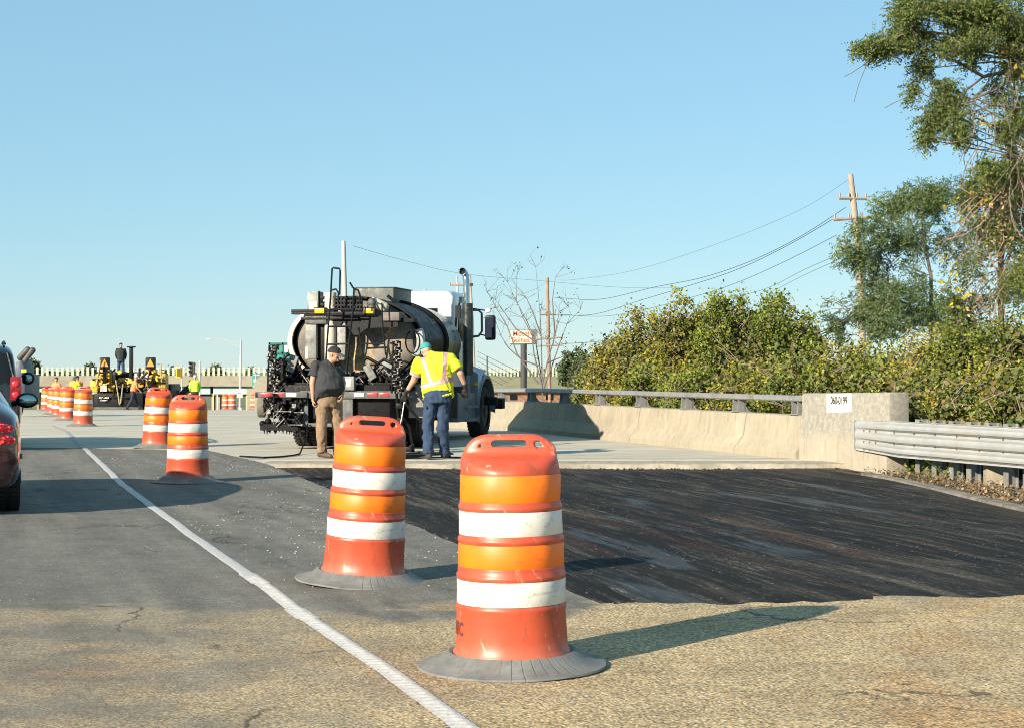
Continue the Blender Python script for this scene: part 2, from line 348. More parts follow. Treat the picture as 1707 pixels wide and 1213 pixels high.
for x in xs:
    yj = 24.9 - .16 - .05 * random.random() - .12 * mnoise.noise(Vector((x * 1.3, 0, 0))); zt = .002 + .012 * random.random()
    row = [b.bm.verts.new(p) for p in ((x, yj - .03 - .10 * max(0, mnoise.noise(Vector((x * 4, 7, 0)))), -.12), (x, yj, zt - .015), (x, yj + .05, zt), (x, 25.35, .006), (x, 25.5, -.01))]
    if prev:
        for i in range(4): b.bm.faces.new((prev[i], row[i], row[i + 1], prev[i + 1]))
    prev = row
setp(b.build('deck_edge', mat('deck_edge_mat', (.40, .36, .28), .9, var=.3, scale=3, dirt=(0.101, 0.079, 0.058), dirt_amt=.35, bump=.4)), kind='structure')

# --- verge and kerb strip at the right
vm = NT('verge_mat'); a = vm.noise(9, 8, .75); c = vm.ramp(a, [(.3, (0.036, 0.026, 0.017)), (.5, (0.094, 0.068, 0.047)), (.68, (0.173, 0.137, 0.094))]); vm.col(c); vm.b.inputs['Roughness'].default_value = 1; vm.bump(vm.noise(25, 6, .8), .8, .04)
b = MB(); ys = np.linspace(26.5, 8, 70); prev = None
def mx(y): return float(np.interp(y, [9, 11.2, 13, 17.3, 22, 24.9, 30], [5.8, 5.7, 5.5, 5.27, 5.04, 4.65, 3.9]))
for y in ys:
    row = []
    for k in range(24):
        x = mx(y) + .08 + k * .16; z = -.075 - .05 * min(1, k / 6) - max(0, k - 12) * .05 + .05 * mnoise.noise(Vector((x * 2, y * 2, 1))) + .025 * mnoise.noise(Vector((x * 7, y * 7, 1)))
        row.append(b.bm.verts.new((x, y, z)))
    if prev:
        for k in range(23): b.bm.faces.new((prev[k], prev[k + 1], row[k + 1], row[k]))
    prev = row
setp(b.build('verge', vm.m), kind='structure')
b = MB(); prev = None
for y in np.linspace(23.2, 9, 40):
    x = mx(y) - .02; z = -.045
    row = [b.bm.verts.new(p) for p in ((x - .05, y, z - .08), (x - .04, y, z), (x + .1, y, z + .004), (x + .12, y, z - .08))]
    if prev:
        for k in range(3): b.bm.faces.new((prev[k], prev[k + 1], row[k + 1], row[k]))
    prev = row
setp(b.build('kerb', mat('kerb_mat', (0.259, 0.238, 0.194), .9, var=.3, dirt=(0.072, 0.058, 0.043), dirt_amt=.5, bump=.3)), kind='structure')

# --- lane line with its rippled thermoplastic
t = NT('line_mat'); c = t.ramp(t.noise(30, 6, .7), [(.3, (0.320, 0.314, 0.295)), (.6, (0.461, 0.455, 0.436))])
wear = t.step(t.noise(14, 7, .8), .55, .68); far = t.step(t.sep()[1], 27, 31); c = t.mix(t.math('MULTIPLY', wear, .5), c, (0.144, 0.144, 0.130)); c = t.mix(t.math('MULTIPLY', far, .65), c, (0.238, 0.230, 0.209))
t.col(c); t.b.inputs['Roughness'].default_value = .7; line_m = t.m
LP = [(5.2, .24), (6.4, -.178), (7.57, -.55), (9.2, -1.11), (11.07, -1.71), (13.5, -2.52), (16.4, -3.46), (20, -4.63), (24, -5.83), (29.5, -7.5), (33.4, -8.7), (40, -10.7), (47, -12.9)]
b = MB(); prev = None; y = 5.3; rng = random.Random(5)
while y < 46:
    fine_ = y < 15; x = float(np.interp(y, [p[0] for p in LP], [p[1] for p in LP])); x += .015 * mnoise.noise(Vector((y * 1.1, 0, 0)))
    wd = .047 if y < 11.1 else .042
    if abs(y - 11.0) < .25: wd = .056
    if 9.2 < y < 9.6: wd += .012
    wd += .004 * mnoise.noise(Vector((y * 6, 4, 0)))
    row = []
    for k in range(7):
        tt = (k / 3 - 1); yo = y + (.010 * math.sin(k * 1.05) if fine_ else 0)
        h = .007 + (.0058 * math.sin(y * 2 * math.pi / .066) * (1 - tt ** 4) if y < 11.1 else 0) + (0 if abs(tt) < .9 else -.003)
        row.append(b.bm.verts.new((x + tt * wd * 1.04, yo + .3 * tt * wd, max(.001, h) + gz(y))))
    if prev:
        for k in range(6): b.bm.faces.new((prev[k], prev[k + 1], row[k + 1], row[k]))
    prev = row; y += .013 if y < 11.2 else .12
setp(b.build('lane_line', line_m, smooth=60), kind='structure')

# --- loose stones (stuff)
def stones(name, pts, m, label, kind='stuff'):
    rng = random.Random(9); V = []; Fc = []
    base = [(1, 0, 0), (-1, 0, 0), (0, 1, 0), (0, -1, 0), (0, 0, 1), (0, 0, -1)]
    fs = [(0, 2, 4), (2, 1, 4), (1, 3, 4), (3, 0, 4), (2, 0, 5), (1, 2, 5), (3, 1, 5), (0, 3, 5)]
    for (x, y, z, r) in pts:
        o = len(V); a = rng.random() * 6.28; ca, sa = math.cos(a), math.sin(a); q = [r * rng.uniform(.6, 1.3) for _ in range(6)]
        for i, (bx, by, bz) in enumerate(base):
            bx, by, bz = bx * q[i], by * q[i], bz * q[i] * .6
            V.append((x + bx * ca - by * sa, y + bx * sa + by * ca, z + bz + r * .3))
        Fc += [(p + o, q_ + o, s + o) for p, q_, s in fs]
    me = bpy.data.meshes.new(name); me.from_pydata(V, [], Fc); me.materials.append(m); o = bpy.data.objects.new(name, me); C.objects.link(o)
    return setp(o, label, 'gravel', kind=kind)
rng = random.Random(12); pts = []
while len(pts) < 1000:
    y = rng.uniform(8.6, 27); lx = float(np.interp(y, [p[0] for p in LP], [p[1] for p in LP])); ex = float(np.interp(y, [9.84, 24.9, 28.8], [.52, -3.67, -5.2]))
    if y < 9.8: ex = 1.5
    x = rng.uniform(lx + .1, ex)
    if mnoise.noise(Vector((x * .9, y * .35, 3))) > -.05 + rng.uniform(-.3, .3): pts.append((x, y, 0, rng.choice([.004, .005, .006, .008, .011])))
for _ in range(260):
    y = rng.uniform(7, 26); pts.append((float(np.interp(y, [p[0] for p in LP], [p[1] for p in LP])) - rng.uniform(.1, 2.5), y, 0, rng.choice([.004, .006])))
stones('loose_stones', pts, mat('stone_mat', (.50, .48, .43), .9, var=.3, scale=30, bump=0), 'loose pale stone chips scattered beside the white lane line')
pts = []
for _ in range(2600):
    y = rng.uniform(9.9, 24.6); x = rng.uniform(float(np.interp(y, [9.84, 24.9], [.6, -3.5])), mx(y)); pts.append((x, y, -.075, rng.choice([.005, .007, .009, .013])))
for _ in range(1500):
    k_ = rng.random()
    if k_ < .45: x = rng.uniform(.5, 5.5); y = float(np.interp(x, [.52, 2.09, 3.1, 6], [9.95, 10.05, 10.35, 10.6])) + abs(rng.gauss(0, .12))
    elif k_ < .8: x = rng.uniform(-3.4, 4.6); y = 24.65 - abs(rng.gauss(0, .22))
    else: y = rng.uniform(10, 24.5); x = float(np.interp(y, [9.84, 24.9], [.62, -3.55])) + abs(rng.gauss(0, .08))
    pts.append((x, y, -.075, rng.choice([.008, .012, .016, .024])))
stones('milling_crumbs', pts, mat('crumb_mat', (.075, .068, .058), .9, var=.6, scale=30, bump=0), 'dark asphalt crumbs left on the milled pavement')
pts = []
for _ in range(2200):
    y = rng.uniform(15, 24.5); x = mx(y) + rng.uniform(.1, 1.9); pts.append((x, y, -.11, rng.choice([.01, .015, .02, .03, .045])))
stones('verge_rubble', pts, mat('rubble_mat', (.20, .155, .11), .95, var=.5, scale=12, bump=0), 'brown rubble and grit along the foot of the guardrail')

# ================================================================== parapet, end block, rails
conc = NT('parapet_mat'); t = conc
a = t.noise(1.2, 7, .65); c = t.ramp(a, [(.3, (0.237, 0.208, 0.150)), (.6, (0.301, 0.269, 0.198)), (.8, (0.346, 0.314, 0.237))])
st = t.noise(3, 6, .7, t.mapping((3, 3, .35))); c = t.mix(.35, c, t.ramp(st, [(.35, .62), (.6, 1.12)]), 'MULTIPLY')
run = t.math('MULTIPLY', t.step(t.noise(2.2, 6, .75, t.mapping((4, 4, .25))), .54, .64), t.step(t.sep()[2], -.1, .6)); c = t.mix(t.math('MULTIPLY', run, .45), c, (.15, .13, .10)); jn = t.math('ABSOLUTE', t.math('SUBTRACT', t.math('FRACT', t.math('MULTIPLY', t.sep()[1], .243)), .5)); c = t.mix(t.math('MULTIPLY', t.math('SUBTRACT', 1.0, t.step(jn, .0, .006)), .7), c, (.08, .07, .06)); blot = t.step(t.noise(3.2, 7, .75), .55, .63); c = t.mix(t.math('MULTIPLY', blot, .3), c, (.20, .185, .15)); pit = t.step(t.noise(16, 6, .8), .60, .66); c = t.mix(t.math('MULTIPLY', pit, .4), c, (.50, .47, .39))
yy = t.sep()[1]; sx = t.math('ADD', yy, t.math('MULTIPLY', t.noise(1.5, 4), .5)); patch = t.math('MULTIPLY', t.step(sx, 25.75, 25.85), t.math('SUBTRACT', 1.0, t.step(t.math('ADD', sx, t.math('MULTIPLY', t.sep()[2], -.6)), 27.0, 27.12)))
c = t.mix(t.math('MULTIPLY', patch, .75), c, t.ramp(t.noise(6, 5), [(.3, (0.256, 0.256, 0.231)), (.7, (0.333, 0.333, 0.308))]))
t.col(c); t.b.inputs['Roughness'].default_value = .9; t.bump(t.noise(24, 6, .7), .35, .01)
def wp(y, off=0, z=0):                              # a point on the parapet line at depth y
    return Vector((wallx(y), y, z)) + WN * off
th = thing('parapet_wall', 'low tan concrete bridge parapet carrying a grey metal rail', 'wall', (4.6, 25.9, 0))
def loc(o, th_):                                    # move a world-space mesh under a thing that stands at its own place
    o.data.transform(th_.matrix_basis.inverted()); o.parent = th_; return o
prof = [(-.17, -.2), (-.17, .09), (-.02, .30), (.03, .655), (.06, .67), (.27, .67), (.30, .64), (.30, -.8)]
yl = [26.05] + list(np.linspace(26.6, 62, 26))
o = MB().loft([[wp(y, f, z + gz(y)) for f, z in prof] for y in yl]).build('wall', conc.m, None, smooth=25); loc(o, th)
galv = mat('galvanised', (.40, .42, .41), .45, .75, var=.2, scale=5, dirt=(.22, .21, .19), dirt_amt=.4, bump=.1)
galv2 = mat('rail_alloy', (.36, .37, .36), .55, .35, var=.15, scale=3, dirt=(.25, .23, .19), dirt_amt=.3)
th = thing('bridge_rail', 'grey metal rail on short posts along the concrete parapet', 'railing', (4.6, 25.9, .67))
rp = [(.02, .90), (.02, .95), (.05, .975), (.17, .975), (.20, .95), (.20, .90), (.17, .88), (.05, .88)]
o = MB().loft([[wp(y, f, z + gz(y)) for f, z in rp] for y in np.linspace(26.05, 62, 30)]).build('rail', galv2, None, smooth=30); loc(o, th)
y = 26.35
while y < 61:
    b = MB()
    for k, wd in ((0, .02), (.19, .02)):           # two curved cheeks
        pr = [(.03, .67), (.27, .67), (.22, .74), (.18, .80), (.17, .885), (.05, .885), (.055, .80), (.05, .74)]
        b.prism([wp(y, f, z + gz(y)) + WU * k for f, z in pr], WU * wd)
    b.prism([wp(y, .17, .67 + gz(y)), wp(y, .17, .885 + gz(y)), wp(y, .19, .885 + gz(y)), wp(y, .19, .67 + gz(y))], WU * .2)
    b.prism([wp(y, .02, .67 + gz(y)) - WU * .03, wp(y, .28, .67 + gz(y)) - WU * .03, wp(y, .28, .685 + gz(y)) - WU * .03, wp(y, .02, .685 + gz(y)) - WU * .03], WU * .27)
    loc(b.build('post', galv2), th); y += 2.04 * .943

blk = NT('endblock_mat'); t = blk
a = t.noise(1.6, 7, .7); c = t.ramp(a, [(.3, (0.256, 0.228, 0.170)), (.6, (0.320, 0.292, 0.224)), (.8, (0.384, 0.365, 0.301))])
up = t.step(t.math('ADD', t.sep()[2], t.math('MULTIPLY', t.noise(2.5, 5), .5)), .70, .80); lich = t.math('MULTIPLY', up, t.step(t.noise(13, 7, .75), .44, .56))
c = t.mix(t.math('MULTIPLY', up, .6), c, (0.282, 0.276, 0.244)); c = t.mix(t.math('MULTIPLY', lich, .5), c, (0.154, 0.148, 0.116))
scr = t.step(t.noise(7, 7, .8, t.mapping((1, 1, 2.2))), .60, .66); c = t.mix(t.math('MULTIPLY', scr, .7), c, (.58, .55, .47)); run = t.step(t.noise(3, 6, .75, t.mapping((4, 4, .3))), .55, .63); c = t.mix(t.math('MULTIPLY', run, .35), c, (.16, .14, .10)); t.col(c); t.b.inputs['Roughness'].default_value = .9; t.bump(t.noise(20, 6, .75), .45, .015)
th = thing('end_block', 'tall pale concrete end block of the parapet with a white number placard', 'concrete block', (5.41, 23.7, -.13))
b = MB(); pf = [(-.11, -.3), (-.11, .30), (-.06, .55), (-.06, 1.04), (-.03, 1.06), (.24, 1.06), (.26, 1.03), (.26, -.6)]
b.loft([[wp(y, f, (z if z < .9 else z - .045 * (y - 23.7) / 2.35)) for f, z in pf] for y in (23.7, 24.4, 25.2, 26.05)])
loc(b.build('block', blk.m, bevel=.012, smooth=30), th)
def onblock(px, py):                                # hit the block's upper face with the sight line of a photo pixel
    r = (px - CX) / F; o0 = Vector((wallx(25.9), 25.9, 0)) + WN * -.064
    tt = (r * o0.y - o0.x) / (WU.x - r * WU.y); p = o0 + WU * tt; p.z = EYE + (HY - py) / F * p.y; return p
a_, b_, c_, d_ = onblock(1378, 656), onblock(1419, 655), onblock(1419, 686), onblock(1378, 687.5)
loc(MB().prism([a_, b_, c_, d_], WN * .004).build('placard', mat('placard_white', (.80, .79, .74), .7, var=.05, bump=.05), smooth=0), th)
mid = onblock(1398.5, 667.5) - WN * .002; ux = -WU
m4 = Matrix.Translation(mid) @ Matrix(((ux.x, 0, -WN.x, 0), (ux.y, 0, -WN.y, 0), (0, 1, 0, 0), (0, 0, 0, 1)))
loc(text('number', '060-0199', .165, mat('stencil_ink', (.012, .012, .012), .8, bump=0), None, m4, .001, .0028, .76), th)

# --- thrie-beam guardrail
th = thing('guardrail', 'galvanised three-ridge guardrail bolted to the end block over many short posts', 'guardrail', (6.0, 21, -.13))
tp = [(.03, .0), (.0, .012), (.0, .030), (.075, .060), (.083, .085), (.083, .095), (.075, .118), (.0, .150), (.0, .185), (.075, .212), (.083, .238), (.083, .262), (.075, .29), (.0, .318), (.0, .352), (.075, .382), (.083, .405), (.083, .418), (.075, .442), (.0, .472), (.0, .49), (.03, .502)]
ysr = [24.45, 24.40, 24.1, 23.7, 23.3, 22, 20, 18, 16, 14, 12, 9]
b = MB(); rows = []
for i, y in enumerate(ysr):
    k = [.12, .25, .55, .85, 1, 1, 1, 1, 1, 1, 1, 1][i]; hk = [.86, .87, .90, .95, 1, 1, 1, 1, 1, 1, 1, 1][i]; z0 = .165 + .45 * (1 - hk) * .9
    rows.append([wp(y, -.13 - f * k - .012, z0 + z * hk) for f, z in tp])
b.loft(rows, caps=False, closed=False); o = b.build('beam', galv if False else mat('guardrail_steel', (.55, .58, .57), .5, .35, var=.12, scale=3, dirt=(.55, .53, .47), dirt_amt=.5, bump=.1, dscale=2), smooth=35)
bake(o, ('SOLIDIFY', dict(thickness=.004))); loc(o, th)
y = 23.15; k = 0
postm = mat('post_steel', (.38, .39, .37), .6, .4, var=.25, scale=6, dirt=(.25, .21, .16), dirt_amt=.5)
while y > 12:
    b = MB(); p = wp(y, .02, 0); rt = Matrix((( WU.x, WN.x, 0), (WU.y, WN.y, 0), (0, 0, 1))).to_3x3()
    for oo in (0, .15): b.box(p + WN * oo + Vector((0, 0, .12)), (.10, .012, 1.15), rt)
    b.box(p + WN * .075 + Vector((0, 0, .12)), (.008, .14, 1.15), rt)
    b.box(p - WN * .07 + Vector((0, 0, .42)), (.09, .12, .44), rt)
    loc(b.build('post', postm), th); y -= .40 * .943 if y > 19 else .9; k += 1
b = MB(); rng = random.Random(4)
for y in [23.9, 24.05, 24.2] + list(np.arange(23.45, 12, -.47)):
    for z in (.235, .345, .415 + .165 - .03, .505):
        b.ball(wp(y, -.152 if z in (.345, .505) else -.15, z + .0), .013, 6)
loc(b.build('bolt', mat('bolt_dark', (.12, .11, .10), .6, .5)), th)
# concrete stub by the posts
th = thing('concrete_stub', 'small tan concrete stub standing behind the guardrail posts', 'concrete block', tuple(wp(21.6, .12, -.3)))
b = MB().box((0, 0, .25), (.28, .2, .5)); o = b.build('stub', conc.m, th, bevel=.02); 
# ================================================================== traffic drums
def drum_mats():
    t = NT('drum_plastic'); a = t.noise(5, 6, .6); c = t.ramp(a, [(.3, (.40, .055, .022)), (.7, (.50, .080, .034))])
    dz = t.step(t.noise(9, 8, .75, t.mapping((1, 1, .6))), .53, .66); c = t.mix(t.math('MULTIPLY', dz, .55), c, (.20, .06, .035))
    sc_ = t.step(t.noise(18, 6, .8, t.mapping((1, 1, .25), (0, .5, 0))), .60, .65); c = t.mix(t.math('MULTIPLY', sc_, .5), c, (.75, .36, .25))
    low = t.math('SUBTRACT', 1.0, t.step(t.math('ADD', t.sep()[2], t.math('MULTIPLY', t.noise(12, 5), .12)), .10, .22)); c = t.mix(t.math('MULTIPLY', low, .3), c, (.45, .22, .14))
    gr_ = t.step(t.noise(4.2, 8, .8, t.mapping((1, 1, .7)), .8), .60, .68); c = t.mix(t.math('MULTIPLY', gr_, .5), c, (.10, .05, .04)); t.col(c); t.b.inputs['Roughness'].default_value = .42; t.bump(t.noise(14, 5), .12, .01); p = t.m
    t = NT('drum_orange_sheeting'); c = t.ramp(t.noise(4, 5), [(.3, (.76, .135, .002)), (.7, (.84, .185, .003))])
    sm = t.step(t.noise(7, 7, .8, t.mapping((1, 1, 2))), .57, .68); c = t.mix(t.math('MULTIPLY', sm, .45), c, (.36, .09, .02)); t.col(c); t.b.inputs['Roughness'].default_value = .5
    t.bump(t.noise(40, 3), .05, .003); og = t.m
    t = NT('drum_white_sheeting'); c = t.ramp(t.noise(3, 5), [(.3, (.58, .56, .50)), (.7, (.66, .64, .58))])
    sm = t.step(t.noise(6, 8, .8, t.mapping((1, 1, 2.5)), .6), .52, .64); c = t.mix(t.math('MULTIPLY', sm, .55), c, (.24, .22, .20))
    ck = t.step(t.noise(3.5, 7, .85, t.mapping((1.5, 1.5, 1)), 2.0), .60, .62); c = t.mix(t.math('MULTIPLY', ck, .6), c, (.25, .23, .21)); t.col(c); t.b.inputs['Roughness'].default_value = .5; wh = t.m
    t = NT('drum_rubber'); xyz = t.sep(); ang = t.math('ARCTAN2', xyz[1], xyz[0]); sw = t.math('SINE', t.math('MULTIPLY', ang, 44.0)); gv = t.math('MULTIPLY', t.math('MULTIPLY', t.step(sw, .90, .99), t.step(t.noise(2.2, 4), .48, .6)), .7)
    c = t.ramp(t.noise(5, 7, .7), [(.3, (.095, .10, .095)), (.7, (.20, .205, .19))]); c = t.mix(t.math('MULTIPLY', gv, .5), c, (.07, .07, .07)); t.col(c); t.b.inputs['Roughness'].default_value = .8
    d = t.step(t.noise(11, 7, .75), .54, .64); c = t.mix(t.math('MULTIPLY', d, .4), c, (.07, .07, .065)); t.col(c); t.bump(t.mix(.5, t.math('SUBTRACT', 1.0, gv), t.noise(6, 6)), .7, .012); rb = t.m
    return p, og, wh, rb
DP, DO, DW, DR = drum_mats()
def drum(label, loc, tilt=(0, 0), rz=0.0, seed=0, dent=.004, word=False, rough=1.0, group='orange and white drums lined up beside the lane', lite=False, name='traffic_drum'):
    th = thing(name, label, 'traffic drum', loc, 0, group); th.rotation_euler = (tilt[0], tilt[1], rz)
    n = 64 if not lite else 28
    def dfn(co, amp=1.0):
        r = math.hypot(co.x, co.y)
        if r < .02 or lite: return co
        tp_ = 1 + 2.5 * max(0, min(1, (co.z - .86) / .1)); d = dent * tp_ * mnoise.noise(Vector((co.x * 5 + seed * 7.1, co.y * 5, co.z * 4))) + dent * tp_ * .6 * mnoise.noise(Vector((co.x * 13 + seed, co.y * 13, co.z * 10)))
        return Vector((co.x * (1 + d * 3), co.y * (1 + d * 3), co.z))
    prof = [(.285, .035), (.289, .055), (.280, .075), (.270, .09), (.267, .14), (.260, .265), (.264, .277), (.264, .292), (.256, .299), (.255, .41), (.260, .417), (.260, .432), (.254, .438), (.254, .462), (.2535, .468), (.248, .472), (.248, .575), (.254, .582), (.254, .597),
            (.248, .603), (.248, .613), (.244, .618), (.243, .724), (.248, .731), (.248, .746), (.242, .752), (.242, .762), (.2365, .767), (.235, .887), (.2355, .892), (.2345, .905)]
    b = MB(); rings = []
    for r, z in prof:
        r *= .965; rings.append([(r * math.cos(2 * math.pi * k / n), r * math.sin(2 * math.pi * k / n), z) for k in range(n)])
    top = [(.918, .2255, .218, 2.1), (.932, .224, .20, 2.2), (.948, .223, .165, 2.4), (.960, .221, .12, 2.6), (.968, .219, .08, 2.8), (.975, .217, .052, 3.0), (.99, .212, .042, 3.2), (1.008, .207, .038, 3.4), (1.026, .193, .037, 3.4), (1.043, .174, .036, 3.4), (1.056, .152, .034, 3.4), (1.065, .128, .030, 3.4), (1.070, .10, .02, 3.4)]
    for z, a, bb, e in top:
        rg = []
        for k in range(n):
            u = 2 * math.pi * k / n; cu, su = math.cos(u), math.sin(u)
            rg.append((a * math.copysign(abs(cu) ** (2 / e), cu), bb * math.copysign(abs(su) ** (2 / e), su), z))
        rings.append(rg)
    b.loft(rings); o = b.build('drum_body', DP, th, smooth=50)
    if not lite or True:                            # carry handle cut through the top, with two lug holes
        cb = MB()
        cb.boxb(-.066, .066, -.3, .3, 1.010, 1.044)
        cb.cyl((-.066, -.3, 1.027), (-.066, .3, 1.027), .017, n=16).cyl((.066, -.3, 1.027), (.066, .3, 1.027), .017, n=16)
        c1 = cb.build('cutter', DP, th); bake(c1, ('REMESH', dict(mode='VOXEL', voxel_size=.0045)))
        bake(o, ('BOOLEAN', dict(object=c1, operation='DIFFERENCE', solver='EXACT'))); bpy.data.objects.remove(c1)
        cb = MB().cyl((.135, -.3, 1.022), (.135, .3, 1.022), .017, n=16).cyl((-.13, -.3, 1.018), (-.13, .3, 1.018), .008, n=12); c1 = cb.build('cutter', DP, th)
        bake(o, ('BOOLEAN', dict(object=c1, operation='DIFFERENCE', solver='EXACT'))); bpy.data.objects.remove(c1)
    for v in o.data.vertices: v.co = dfn(v.co)
    for z0, z1, r, m, nm in ((.300, .409, .2585, DW, 'white_band'), (.469, .574, .2510, DO, 'orange_band'), (.615, .723, .2465, DW, 'white_band'), (.765, .888, .2390, DO, 'orange_band')):
        r *= .965; rs = [(r, z0), (r + .0012, z0 + .002), (r + .0005, (z0 + z1) / 2), (r - .0004, z1 - .002), (r - .0015, z1)]
        e = MB().lathe(rs, n).build(nm, m, th, smooth=60)
        for v in e.data.vertices: v.co = dfn(v.co)
    bs = [(.275, .012), (.275, .07), (.292, .075), (.31, .066), (.335, .045), (.39, .02), (.435, .012), (.44, .004), (.438, .001)]
    bb = MB().lathe(bs, n).build('rubber_base', DR, th, smooth=40)
    if not lite:
        for v in bb.data.vertices:
            r = math.hypot(v.co.x, v.co.y)
            if r > .33: v.co.z += .006 * rough * max(-.1, mnoise.noise(Vector((v.co.x * 4, v.co.y * 4, seed)))); v.co.x *= 1 + .012 * rough * mnoise.noise(Vector((v.co.x * 5, v.co.y * 5, seed + 2)))
    if word:
        def wrap(co):
            a = co.x / .260 + R(-90 - 70); rr = .2575 + co.z + (.19 - (co.y + .185)) * .03; return Vector((rr * math.cos(a), rr * math.sin(a), co.y + .185))
        text('lettering', 'ATC', .085, mat('drum_ink', (.16, .03, .02), .7, bump=0), th, Matrix(), .0008, .002, .72, wrap)
    return th
drum('nearest and largest orange and white traffic drum, scuffed, with stencilled letters low on its left', (0, 7.77, 0), (0, R(-.6)), R(-2), 1, .007, True, 1.6)
drum('leaning traffic drum with bent top, second nearest, just left of the largest drum', (-.966, 10.9, 0), (R(1), R(3.2)), R(3), 2, .011, rough=1.2)
drum('traffic drum standing in the car shadow with torn top sheeting, third nearest', (-3.98, 20.6, 0), (0, R(.6)), R(4), 3, .008)
drum('traffic drum half hidden behind the third drum, fourth along the row', (-6.3, 29.8, .0), (0, R(2)), R(8), 4, .009)
drum('traffic drum standing by itself left of the yellow paver, fifth along the row', (-11.55, 45.2, gz(45.2)), (0, R(1.5)), R(-5), 5, .008)
p = W(112, 700, 52.6); drum('traffic drum directly left of the lone fifth drum, its lower half in shade', (p.x, p.y, gz(52.6)), (0, R(1)), 0, 6, lite=True)
p = W(98, 694, 60); drum('traffic drum squeezed between two others, white band bright', (p.x, p.y, gz(60)), (0, R(1)), 0, 7, lite=True)
p = W(89, 690, 66); drum('second farthest traffic drum of the left cluster', (p.x, p.y, gz(66)), (0, R(1)), 0, 8, lite=True)
p = W(77.5, 683, 77); drum('farthest traffic drum of the left cluster, nearest the parked vehicles', (p.x, p.y, gz(77)), (0, R(1)), 0, 9, lite=True)
gg = 'small far drums under the lamp post'
p = W(376, 683, 113); drum('far small drum under the street lamp, left one of the touching pair', (p.x, p.y, gz(113)), (0, 0), 0, 10, lite=True, group=gg)
p = W(387, 683, 111); drum('far small drum under the street lamp, right one of the touching pair', (p.x, p.y, gz(111)), (0, 0), 0, 11, lite=True, group=gg)
p = W(424, 681, 108); drum('far small drum peeking out beside the tanker truck bumper', (p.x, p.y, gz(108)), (0, 0), 0, 12, lite=True, group=gg)
# ================================================================== asphalt distributor truck
TH = R(12); TC = Vector((-2.70, 30.5, 0)); cT, sT = math.cos(TH), math.sin(TH)
def T(px, py, yl):                                  # truck-local point seen at a photo pixel, at local depth yl
    r = (px - CX) / F; x = (r * (TC.y + yl * cT) - TC.x - yl * sT) / (cT + r * sT); D = TC.y + yl * cT - x * sT
    return Vector((x, yl, EYE + (HY - py) / F * D))
tk = thing('tanker_truck', 'tar-stained asphalt distributor tanker truck with tall chrome exhaust and white cab', 'truck', TC, -TH)
BLK = mat('tar_black', (.006, .006, .007), .55, 0, var=.5, scale=9, dirt=(.014, .013, .012), dirt_amt=.2, bump=.4, dscale=6, spec=.15)
BLK2 = mat('truck_black', (.008, .009, .011), .5, 0, var=.4, bump=.3, spec=.2)
GRY = mat('dusty_grey', (.13, .135, .13), .65, .1, var=.3, dirt=(.04, .04, .04), dirt_amt=.5, bump=.2)
LGR = mat('light_grey_panel', (.30, .31, .29), .55, .2, var=.25, dirt=(.07, .07, .065), dirt_amt=.6, bump=.1)
CRM = mat('cream_metal', (.72, .66, .52), .5, 0, var=.1, scale=4, dirt=(.22, .17, .11), dirt_amt=.25, dscale=5)
SLV = mat('silver_flash', (.42, .42, .40), .45, .3, var=.4, scale=12, dirt=(.02, .02, .02), dirt_amt=1.0, dscale=9)
CHR = mat('chrome', (.72, .73, .74), .14, 1, var=.08, bump=.02)
WHT = mat('cab_white', (.86, .87, .87), .3, 0, var=.03, bump=0, coat=.5)
BLU = mat('fender_bluegrey', (.17, .22, .27), .35, 0, var=.12, coat=.3, dirt=(.25, .24, .21), dirt_amt=.2)
RUB = mat('tyre_rubber', (.018, .018, .018), .8, 0, var=.3, bump=.4)
RED = mat('red_tape', (.75, .035, .05), .3, 0, var=.15, scale=20); WTP = mat('white_tape', (.88, .84, .74), .3, var=.05); AMB = mat('amber_lens', (1.0, .48, .02), .25, var=.1, bump=0)
GLS = mat('dark_glass', (.012, .016, .02), .12, 0, var=.1, bump=0, spec=.25)
# tank
def ell(yl, a, bz, cz, n=56, cx=0): return [(cx + a * math.cos(2 * math.pi * k / n), yl, cz + bz * math.sin(2 * math.pi * k / n)) for k in range(n)]
CZ, HA, HB = 1.89, 1.235, .78; TY = .92      # TY: how far the tank sits ahead of the rear deck
b = MB(); b.loft([ell(-.42, HA, HB, CZ), ell(1.20, HA, HB, CZ)], caps=False); tank = b.build('tank_jacket', mat('jacket_black', (.006, .007, .009), .45, .0, var=.4, scale=3, dirt=(.016, .016, .016), dirt_amt=.3, bump=.12, spec=.15), tk)
b = MB(); b.loft([ell(1.28, HA - .015, HB - .015, CZ), ell(2.5, HA - .015, HB - .015, CZ), ell(2.6, HA * .93, HB * .93, CZ), ell(2.68, HA * .6, HB * .6, CZ)])
t = NT('tank_steel'); s_ = t.sep()[2]; c = t.ramp(t.noise(2.2, 6, .6), [(.3, (.20, .24, .22)), (.7, (.34, .37, .33))]); drip = t.step(t.noise(2.6, 6, .7, t.mapping((1, 1.6, .25))), .50, .62)
c = t.mix(t.math('MULTIPLY', drip, .7), c, (.05, .055, .055)); t.col(c); t.b.inputs['Metallic'].default_value = .75; t.b.inputs['Roughness'].default_value = .32
b.build('tank_barrel', t.m, tk)
for yy_, r_ in ((1.20, .03), (1.28, .03)):
    b = MB(); pts = ell(yy_, HA + .01, HB + .01, CZ, 64); b.tube(pts + [pts[0]], r_ + .012, 8, caps=False); b.build('tank_ring', BLK, tk)
